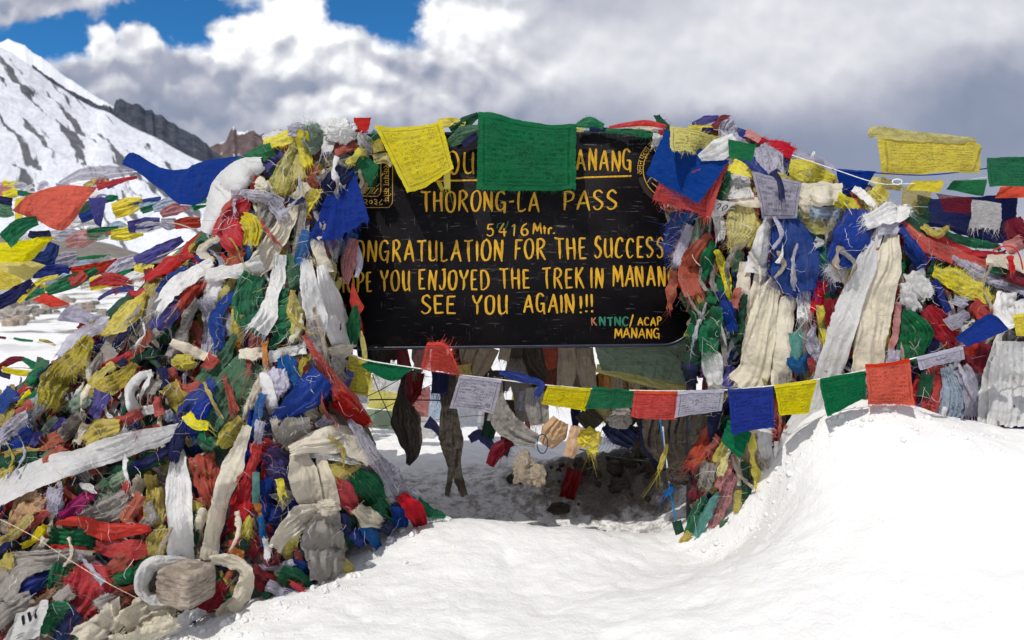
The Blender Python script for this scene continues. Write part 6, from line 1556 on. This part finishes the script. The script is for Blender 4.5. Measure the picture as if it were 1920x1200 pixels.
RIGHTFLY = """
R Y p 1644,257 1730,262 1828,270 1836,290 / 1653,328 1720,327 1790,325 1839,324 ; ; Y=3.72,3.76,3.70,3.74 fold=.015 rows=13 ; big yellow printed flag blown out against the grey sky @ the big yellow sky flag
R Z c 1627,253 1640,237 1730,247 1831,258 / 1629,256 1650,259 1740,266 1829,272 ; ; Y=3.70,3.74,3.72,3.76 fold=.02 n=flag_fold ; folded-over top edge of the big yellow sky flag
Q E p 1848,296 1940,292 1940,352 1852,350 ; ; Y=3.78 ; green printed flag beside the big yellow sky flag
Q Y c 1710,339 1771,338 1762,361 1697,356 ; ; Y=3.64 ; small yellow flag on the far white cord
Q E c 1786,339 1850,336 1845,368 1775,355 ; ; Y=3.76 ; small green flag on the far white cord
Q r c 1876,351 1935,341 1935,371 1864,371 ; ; Y=3.9 ; small light red flag on the far white cord
"""
parse(RIGHTFLY)  # paler colour of the yellow flag's top fold paints sunlight on it
cord('cord', [(470, 300, 3.7), (420, 330, 3.9), (330, 335, 4.6), (250, 322, 5.4), (170, 340, 6.2), (60, 352, 7), (-120, 345, 8)], .004, 'W', 'upper flag cord streaming off the near heap', 60)
cord('cord', [(430, 380, 4.2), (340, 384, 4.8), (250, 376, 5.6), (150, 364, 6.5), (40, 360, 7.4), (-120, 362, 8.4)], .004, 'W', 'second flag cord below the upper one off the near heap', 60)
cord('cord', [(385, 440, 4.2), (320, 418, 4.7), (230, 424, 5.4), (130, 436, 6), (30, 440, 6.6), (-120, 445, 7.2)], .004, 'G', 'third flag cord off the near heap at the height of the bare hill', 60)
cord('cord', [(350, 460, 4.0), (270, 488, 4.6), (190, 484, 5.2), (90, 500, 5.8), (-100, 510, 6.6)], .004, 'G', 'fourth flag cord off the near heap above the snowfield', 60)
cord('cord', [(290, 545, 4.1), (210, 528, 4.7), (110, 520, 5.2), (30, 556, 5.6), (-100, 590, 6)], .004, 'G', 'lowest flag cord off the near heap above the stones', 60)
LEFTFLY = """
R B c 229,301 257,293 318,318 366,308 420,294 462,287 / 231,304 288,344 345,387 385,372 412,362 428,330 ; ; Y=4.3,3.75,4.2,3.72 fold=.05 ; giant blue flag streaming out from the near heap
S L g 112,346 152,328 202,323 252,321 ; 10,24,26,12 ; Y=5.4 ; white sheer flag streaming behind the big red one
R r c 26,396 55,365 115,345 183,350 / 29,398 70,416 114,434 142,402 ; ; Y=4.9 fold=.03 ; big orange red flag streaming at the left @ the big orange red flag
S R c 182,351 218,341 257,332 ; 14,10,4 ; Y=4.9
S E c 400,375 378,382 362,390 ; 10,18,12 ; Y=4.6 ; small green flag blowing under the giant blue one
S F c 352,384 326,392 302,402 ; 18,26,14 ; Y=4.8
S I p 338,374 312,382 288,392 ; 18,24,14 ; Y=4.9 ; pale blue printed flag under the giant blue one
S E c 290,388 266,396 ; 12 ; Y=5
S Y c 268,377 240,386 212,396 ; 16,36,30 ; Y=5.2 ; yellow flag between the giant blue and the big red one @ the yellow flag in the second row
S B c 302,374 272,377 240,384 ; 12,9,6 ; Y=5.2
Q U c 164,370 202,372 190,426 178,420 ; ; Y=5.3 ; purple blue flag hanging straight beside the big red one
S J c 172,384 158,392 148,402 ; 22 ; Y=5.5
S E c 196,378 208,372 222,370 ; 8,14,6 ; Y=5.4
S B c 150,410 165,405 176,400 ; 18 ; Y=5.4
S W c 125,418 160,412 190,420 ; 22 ; Y=5.6
Q F c -20,345 25,352 8,370 -20,372 ; ; Y=5.6 ; light red flag at the photo's edge above the yellow ones
S Y c 5,366 22,362 34,360 ; 14 ; Y=5.5
S N c -10,372 8,376 24,378 ; 14 ; Y=5.4
S J c -10,388 8,396 24,392 ; 24 ; Y=5.5
S E c 34,360 48,362 60,366 ; 8 ; Y=5.8
Q Y c 28,372 52,370 40,420 27,416 ; ; Y=5.2 ; yellow flag half hidden by the big red one
S R c 376,417 352,418 328,422 ; 18,22,16 ; Y=4.7
S L p 330,418 316,420 300,416 ; 20,24,14 ; Y=4.75
S U c 300,417 272,422 240,426 ; 18,30,20 ; Y=4.9 ; purple blue flag rolled in the wind on the third cord
S Y c 268,432 240,438 208,440 ; 22,28,18 ; Y=5.1 ; yellow flag on the third cord above the bare hill
S E p 222,428 195,430 164,434 ; 8,10,8 ; Y=5.2
S J g 204,438 184,440 164,440 ; 18,22,18 ; Y=5.3
S F g 178,440 152,448 124,456 ; 22,34,20 ; Y=5.4 ; sheer pink red flag over the bare hill
S L g 142,436 118,440 94,440 ; 18,24,16 ; Y=5.5
S N c 96,438 74,442 54,438 ; 14,20,12 ; Y=5.4
R Y c -20,455 30,452 70,446 103,444 / -20,494 30,492 60,486 80,466 ; ; Y=5.0 fold=.03 ; big yellow flag streaming below the green one @ the big streaming yellow flag
S E c 70,413 40,424 10,452 ; 18,30,36 ; Y=4.9 ; green flag folded under the big red one
S B c 102,456 88,482 58,482 ; 20,28,20 ; Y=5.2 ; blue flag curled into a ball beside the big yellow one
R Z c -20,486 20,484 60,490 84,498 / -20,518 20,524 50,526 60,516 ; ; Y=5.1
Q Y p -20,496 42,524 36,540 -20,548 ; ; Y=4.9 rows=8 ; yellow printed flag low at the photo's edge
S U c 342,448 300,470 254,492 ; 12,28,24 ; Y=4.4 ; purple blue flag rising toward the heap on the fourth cord
S L p 256,488 226,498 204,516 ; 24,28,22 ; Y=4.7
S R c 222,489 182,504 134,506 ; 10,24,12 ; Y=4.9 ; red flag streaming along the fourth cord
S F c 200,500 190,515 ; 20 ; Y=5
S E c 208,480 176,482 144,485 ; 5,8,5 ; Y=5.2
S L p 146,480 124,486 104,492 ; 20,28,18 ; Y=5.3
S Y c 128,478 100,480 90,486 ; 10 ; Y=5.4
S E c 184,504 132,530 88,547 ; 10,28,16 ; Y=4.8 ; dark green sheer flag rolled on the lowest cord
S R c 160,512 150,522 132,530 ; 18 ; Y=4.78
S Y c 110,517 72,530 36,567 ; 6,11,8 ; Y=4.8 ; thin twisted yellow streamer over the stones
S B c 130,505 90,508 60,512 ; 16,28,20 ; Y=5.2
S W c 108,528 80,535 ; 18 ; Y=5.3
S N c 62,528 28,552 -12,572 ; 18,30,26 ; Y=4.8 ; navy flag low at the photo's edge over the stones @ the low navy flag
S E c 84,545 60,552 46,560 ; 12 ; Y=5
S R c 248,530 205,524 168,534 ; 14,28,8 ; Y=4.5 ; red flag flat in the wind beside the outer ridge @ the flat red flag by the outer ridge
S R g 225,535 212,548 ; 16 ; Y=4.5
S U c 252,540 212,546 184,562 ; 14,10,6 ; Y=4.5
S Y c 288,506 270,503 252,502 ; 18,20,12 ; Y=4.4
S W c 270,515 250,520 232,528 ; 22 ; Y=4.5
S E c 246,510 230,514 216,520 ; 12 ; Y=4.6
Q r c 58,562 88,548 133,571 98,577 ; ; Y=4.9 ; red flag flying just over the stones @ the red flag over the stones
R L c 104,601 122,580 136,570 / 150,606 170,606 188,596 ; ; Y=5 ; pale lilac flag flying just over the stones @ the pale lilac flag over the stones
S L g 190,594 165,606 152,612 ; 16 ; Y=5
S M c -4,690 24,675 46,673 ; 10,14,8 ; Y=4.6 ; dark red flag low over the snow at the left
S E c 44,673 64,684 82,698 ; 8,15,9 ; Y=4.6 ; small green flag low over the snow at the left
S Y c 4,692 40,699 74,700 ; 10,12,8 ; Y=4.55 ; yellow streamer low over the snow at the left
S N c -10,696 20,706 ; 12 ; Y=4.6
S E c 26,634 44,638 62,639 ; 4,6,4 ; Y=5
S M c -8,631 12,634 ; 5 ; Y=5
S O c 74,637 90,641 106,647 ; 5,7,3 ; Y=5
"""
parse(LEFTFLY)
rs_ = np.random.default_rng(808)
for pts in ([(300, 334, 4.9), (170, 341, 6.2), (-20, 350, 7.4)], [(330, 384, 4.9), (190, 368, 6.2), (-20, 362, 7.6)], [(320, 418, 4.75), (150, 434, 5.9), (-20, 441, 6.8)], [(280, 486, 4.6), (150, 490, 5.5), (-20, 506, 6.2)], [(240, 534, 4.5), (120, 522, 5.1), (-20, 572, 5.7)]):
    c_ = crom3(pts, 40)
    for k in range(14):
        i_ = rs_.integers(2, 38); x, y, d_ = c_[i_]; l_ = rs_.uniform(26, 52) * 4.6 / d_; w = rs_.uniform(12, 26) * 4.8 / d_; dr = rs_.uniform(-4, 16)
        parse(f"S {'rYIEWLFYWIFZU'[rs_.integers(13)]} {'cpg'[rs_.integers(3)]} {x:.0f},{y + 2:.0f} {x - l_ * .5:.0f},{y + dr * .4 + rs_.normal() * 3:.0f} {x - l_:.0f},{y + dr:.0f} ; {w * .5:.0f},{w:.0f},{w * rs_.uniform(.5, 1):.0f} ; Y={d_ + .03:.2f} n=prayer_flag fold=.12")
cord('cord', [(110, 720, 4.2), (60, 692, 4.6), (0, 690, 5), (-80, 690, 5.4)], .003, 'G', 'flag cord low over the snow at the left', 30)
cord('cord', [(230, 622, 4.3), (105, 645, 4.8), (30, 634, 5.2), (-80, 628, 5.6)], .003, 'W', 'thin flag cord over the snow above the low one', 30)

# ------------------------------------------------------------------ writing on two of the cloths
def on_cloth(lab, strokes, w, mat, name, parent_label):
    """brush strokes laid on a cloth: strokes in its unit coordinates"""
    ob = next(o for o, l, i in NAMED if l and l.startswith(parent_label)); me = ob.data
    v = np.array([x.co[:] for x in me.vertices]) + np.array(ob.location); uv = np.zeros((len(v), 2)); l = me.uv_layers['UVMap'].data
    for lp in me.loops: uv[lp.vertex_index] = l[lp.index].uv
    Vs, Qs, off = [], [], 0
    n = int(np.sum(np.abs(uv[:, 0] - uv[0, 0]) < 1e-6)); g = v.reshape(-1, n, 3); N_ = g.shape[0]
    def at(u_, v_):
        a = np.clip(u_, 0, 1) * (N_ - 1); b = np.clip(v_, 0, 1) * (n - 1); i = np.minimum(a.astype(int), N_ - 2); j = np.minimum(b.astype(int), n - 2); f = (a - i)[:, None]; h = (b - j)[:, None]
        return g[i, j] * (1 - f) * (1 - h) + g[i + 1, j] * f * (1 - h) + g[i, j + 1] * (1 - f) * h + g[i + 1, j + 1] * f * h
    for s in strokes:
        c = crom(np.array(s) * 100, 20) / 100; t = np.gradient(c, axis=0); t /= np.linalg.norm(t, axis=1)[:, None] + 1e-9; nr = np.stack([-t[:, 1], t[:, 0]], -1)
        p = np.stack([at((c + nr * w * k)[:, 0], (c + nr * w * k)[:, 1]) for k in (-.5, 0, .5)], 1); p = p + (np.array([0, 0, H]) - p) / np.linalg.norm(p - [0, 0, H], axis=-1)[..., None] * .0025
        Vs.append(p.reshape(-1, 3)); Qs.append(grid_q(20, 3) + off); off += 60
    mesh_obj(name, np.concatenate(Vs), np.concatenate(Qs), mat, ob)
inkm = plain_mat('dark printing ink', (.02, .05, .055), .8, .1); blk = plain_mat('black printing ink', (.012, .012, .014), .8, .1)
tx = []
for ch, x0 in (('2', .30), ('0', .62)):
    for st in GL[ch][1]: tx.append([(x0 + X * .34, .62 - Y_ * .40) for X, Y_ in st])
on_cloth(None, tx, .045, inkm, 'printed_number', 'white cloth corner bearing')
parse("""
Q W c 30,1152 96,1128 72,1192 -10,1226 ; ; fold=.02 over=.015 ; white flag corner with short black bars at the lower left of the heap
""")
br = [[(.34 + k * .11 - .05, .28), (.46 + k * .11 - .05, .42)] for k in range(3)]
on_cloth(None, [[(.26, .14), (.46, .46)], [(.41, .13), (.60, .44)], [(.56, .12), (.74, .42)]], .055, blk, 'black_bar', 'white flag corner')
on_cloth(None, [[(.02, .72), (.06, .9), (.12, .98)]], .10, plain_mat('red printing ink', (.5, .02, .03), .8, .1), 'red_print', 'white flag corner')
on_cloth(None, [[(.40, .72), (.56, .70)], [(.42, .80), (.58, .78)]], .03, plain_mat('grey printing ink', (.2, .2, .21), .8, .1), 'grey_bar', 'white flag corner')

# ------------------------------------------------------------------ stones beyond, snow crumbs along the heaps
rs = np.random.default_rng(77); places = []
for k in range(46):
    f = rs.random(); x = 4 + f * 200 + rs.normal() * 4; mid = 596 - f * 12 - 32 * math.sin(f * 3.0) * .55; y = mid + rs.uniform(-20, 22) * (1.05 - f * .6)
    Yd = 1.36 * F / max(40, y - HY); s = rs.uniform(8, 22) * (1.25 - .6 * f) * Yd / F; places.append((x, y, Yd, s))
STN = 'grey brown stones lying on the snowfield behind the flying flags'
for k, (x, y, Yd, s) in enumerate(places):
    p = P(x, y, Yd); p[2] = float(ground_z(p[0], p[1], False)) + s * .22
    o = boulder(p, (s * rs.uniform(.9, 1.6), s * rs.uniform(.8, 1.2), s * rs.uniform(.6, .9)), 200 + k, GREYSTONE if k % 3 else STONE, .5)
    NAMED.append((o, None, dict(c=(x, y), box=(x - 8, y - 8, x + 8, y + 8), dir=np.zeros(2), key='G', typ='r', fr=False, L=s, W=s, name='rock', area=s * s)))
v, f = ICO3; Vs, Ts, off = [], [], 0
edge = [[(480, 1150), (620, 1095), (700, 1025), (800, 990), (840, 975)], [(1280, 1035), (1340, 1020), (1420, 975), (1450, 900), (1480, 860)], [(1500, 820), (1560, 790), (1620, 772), (1720, 778), (1790, 800), (1860, 815)], [(300, 1195), (400, 1170), (480, 1150)]]
def hit(px, py):
    """where the bearing meets the snow"""
    Yq = np.linspace(1.9, 5.5, 700); q = P(np.full(700, px), np.full(700, py), Yq); g = ground_z(q[:, 0], q[:, 1]); k = np.argmax(q[:, 2] < g); return q[k], g[k]
for e in edge:
    c = crom(e, 60)
    for k in range(170):
        i = rs.integers(60); px, py = c[i] + rs.normal(size=2) * [16, 10] + [rs.exponential(9), rs.exponential(7)]; q, gz = hit(px, py)
        s = min(.014, .0022 * (1 + rs.pareto(1.8))); d = 1 + .55 * fbm(v * 1.7 + rs.uniform(0, 30, 3), 3) + .12 * ridged(v * 4 + rs.uniform(0, 30, 3), 2)
        Vs.append(v * d[:, None] * s * rs.uniform(.7, 1.2, 3) + [q[0], q[1], gz + s * .1]); Ts.append(f + off); off += len(v)
Vr, Tr, off = [], [], 0
for k in range(80):
    x, y = .62 + rs.normal() * .24, 4.80 + rs.normal() * .13; s = min(.05, .008 * (1 + rs.pareto(1.7))); d = 1 + .45 * fbm(v * 1.4 + rs.uniform(0, 30, 3), 3)
    Vr.append(v * d[:, None] * s * rs.uniform(.6, 1.3, 3) + [x, y, float(ground_z(x, y)) + s * .2]); Tr.append(f + off); off += len(v)
tag(mesh_obj('rubble', np.concatenate(Vr), None, stone_mat('dark wet rubble', (.05, .042, .034), (.15, .125, .10)), tris=np.concatenate(Tr)), kind='stuff')
tag(mesh_obj('snow_crumbs', np.concatenate(Vs), None, SNOW, tris=np.concatenate(Ts)), kind='stuff')

# ------------------------------------------------------------------ labels
CAT = {'prayer_flag': 'prayer flag', 'cloth_rag': 'rag', 'cloth_strip': 'cloth strip', 'cloth_bundle': 'cloth bundle', 'ceremonial_scarf': 'scarf', 'rock': 'rock', 'flag_fold': 'flag'}
GRP = {'prayer_flag': 'prayer flags on the cords and heaps', 'cloth_rag': 'rags piled on the heaps', 'cloth_strip': 'cloth strips wound into the heaps', 'cloth_bundle': 'knotted bundles of cloth', 'ceremonial_scarf': 'silk scarves tied on the heaps', 'rock': STN}
NOUN = {'prayer_flag': 'flag', 'cloth_rag': 'rag', 'cloth_strip': 'strip', 'cloth_bundle': 'knotted bundle', 'ceremonial_scarf': 'silk scarf', 'rock': 'stone'}
MARKS = [((347, 1092), 'the squared brown rock'), ((970, 428), 'the painted height on the board'), ((530, 470), None)]
taken = set()
for o, l, i in NAMED:
    if l and '@' in l: l, ph = [x.strip() for x in l.split('@')]; MARKS.append((i['c'], ph)); i['mark'] = ph
    i['lab'] = l
    if l: taken.add(l)
MARKS = [m for m in MARKS if m[1]]
def turn(d):
    if np.linalg.norm(d) < 1: return ''
    a = abs(math.degrees(math.atan2(d[1], d[0]))) % 180
    return 'level' if a < 22 or a > 158 else 'upright' if 68 < a < 112 else 'slanting'
def relation(c, m):
    dx, dy = c[0] - m[0], c[1] - m[1]; r = math.hypot(dx, dy)
    far = 'close ' if r < 45 else '' if r < 110 else 'well '
    if abs(dy) > 2 * abs(dx): return far + ('below' if dy > 0 else 'above')
    if abs(dx) > 2 * abs(dy): return far + ('to the right of' if dx > 0 else 'to the left of')
    return far + ('below' if dy > 0 else 'above') + ' and ' + ('right' if dx > 0 else 'left') + ' of'
def base_words(i):
    if i['name'] == 'rock': return ('small' if i['L'] < .14 else 'big' if i['L'] > .24 else '') + ' stone'
    tex = {'p': 'printed', 's': 'silky', 'g': 'sheer', 'h': 'sheer printed', 'c': 'frayed' if i['fr'] else 'wrinkled'}[i['typ']]
    if i['name'] == 'ceremonial_scarf': tex = ''
    size = 'long' if i['L'] > .33 else 'short' if i['L'] < .1 else 'narrow' if i['W'] < .035 else 'broad' if i['W'] > .1 else ''
    return ' '.join(x for x in (size, turn(i['dir']), tex, COL[i['key']][0], NOUN[i['name']]) if x)
for o, l, i in NAMED:
    if i['lab']: continue
    ms = sorted((m for m in MARKS), key=lambda m: math.dist(m[0], i['c']))
    b = base_words(i); lab = None
    for m in ms[:9]:
        t_ = f"{b} {relation(i['c'], m[0])} {m[1]}"
        if t_ not in taken and len(t_.split()) <= 16: lab = t_; break
    i['lab'] = lab or t_; taken.add(i['lab'])
for o, l, i in NAMED:
    tag(o, ' '.join(i['lab'].split()), CAT.get(i['name'], 'cloth'), GRP.get(i['name']))
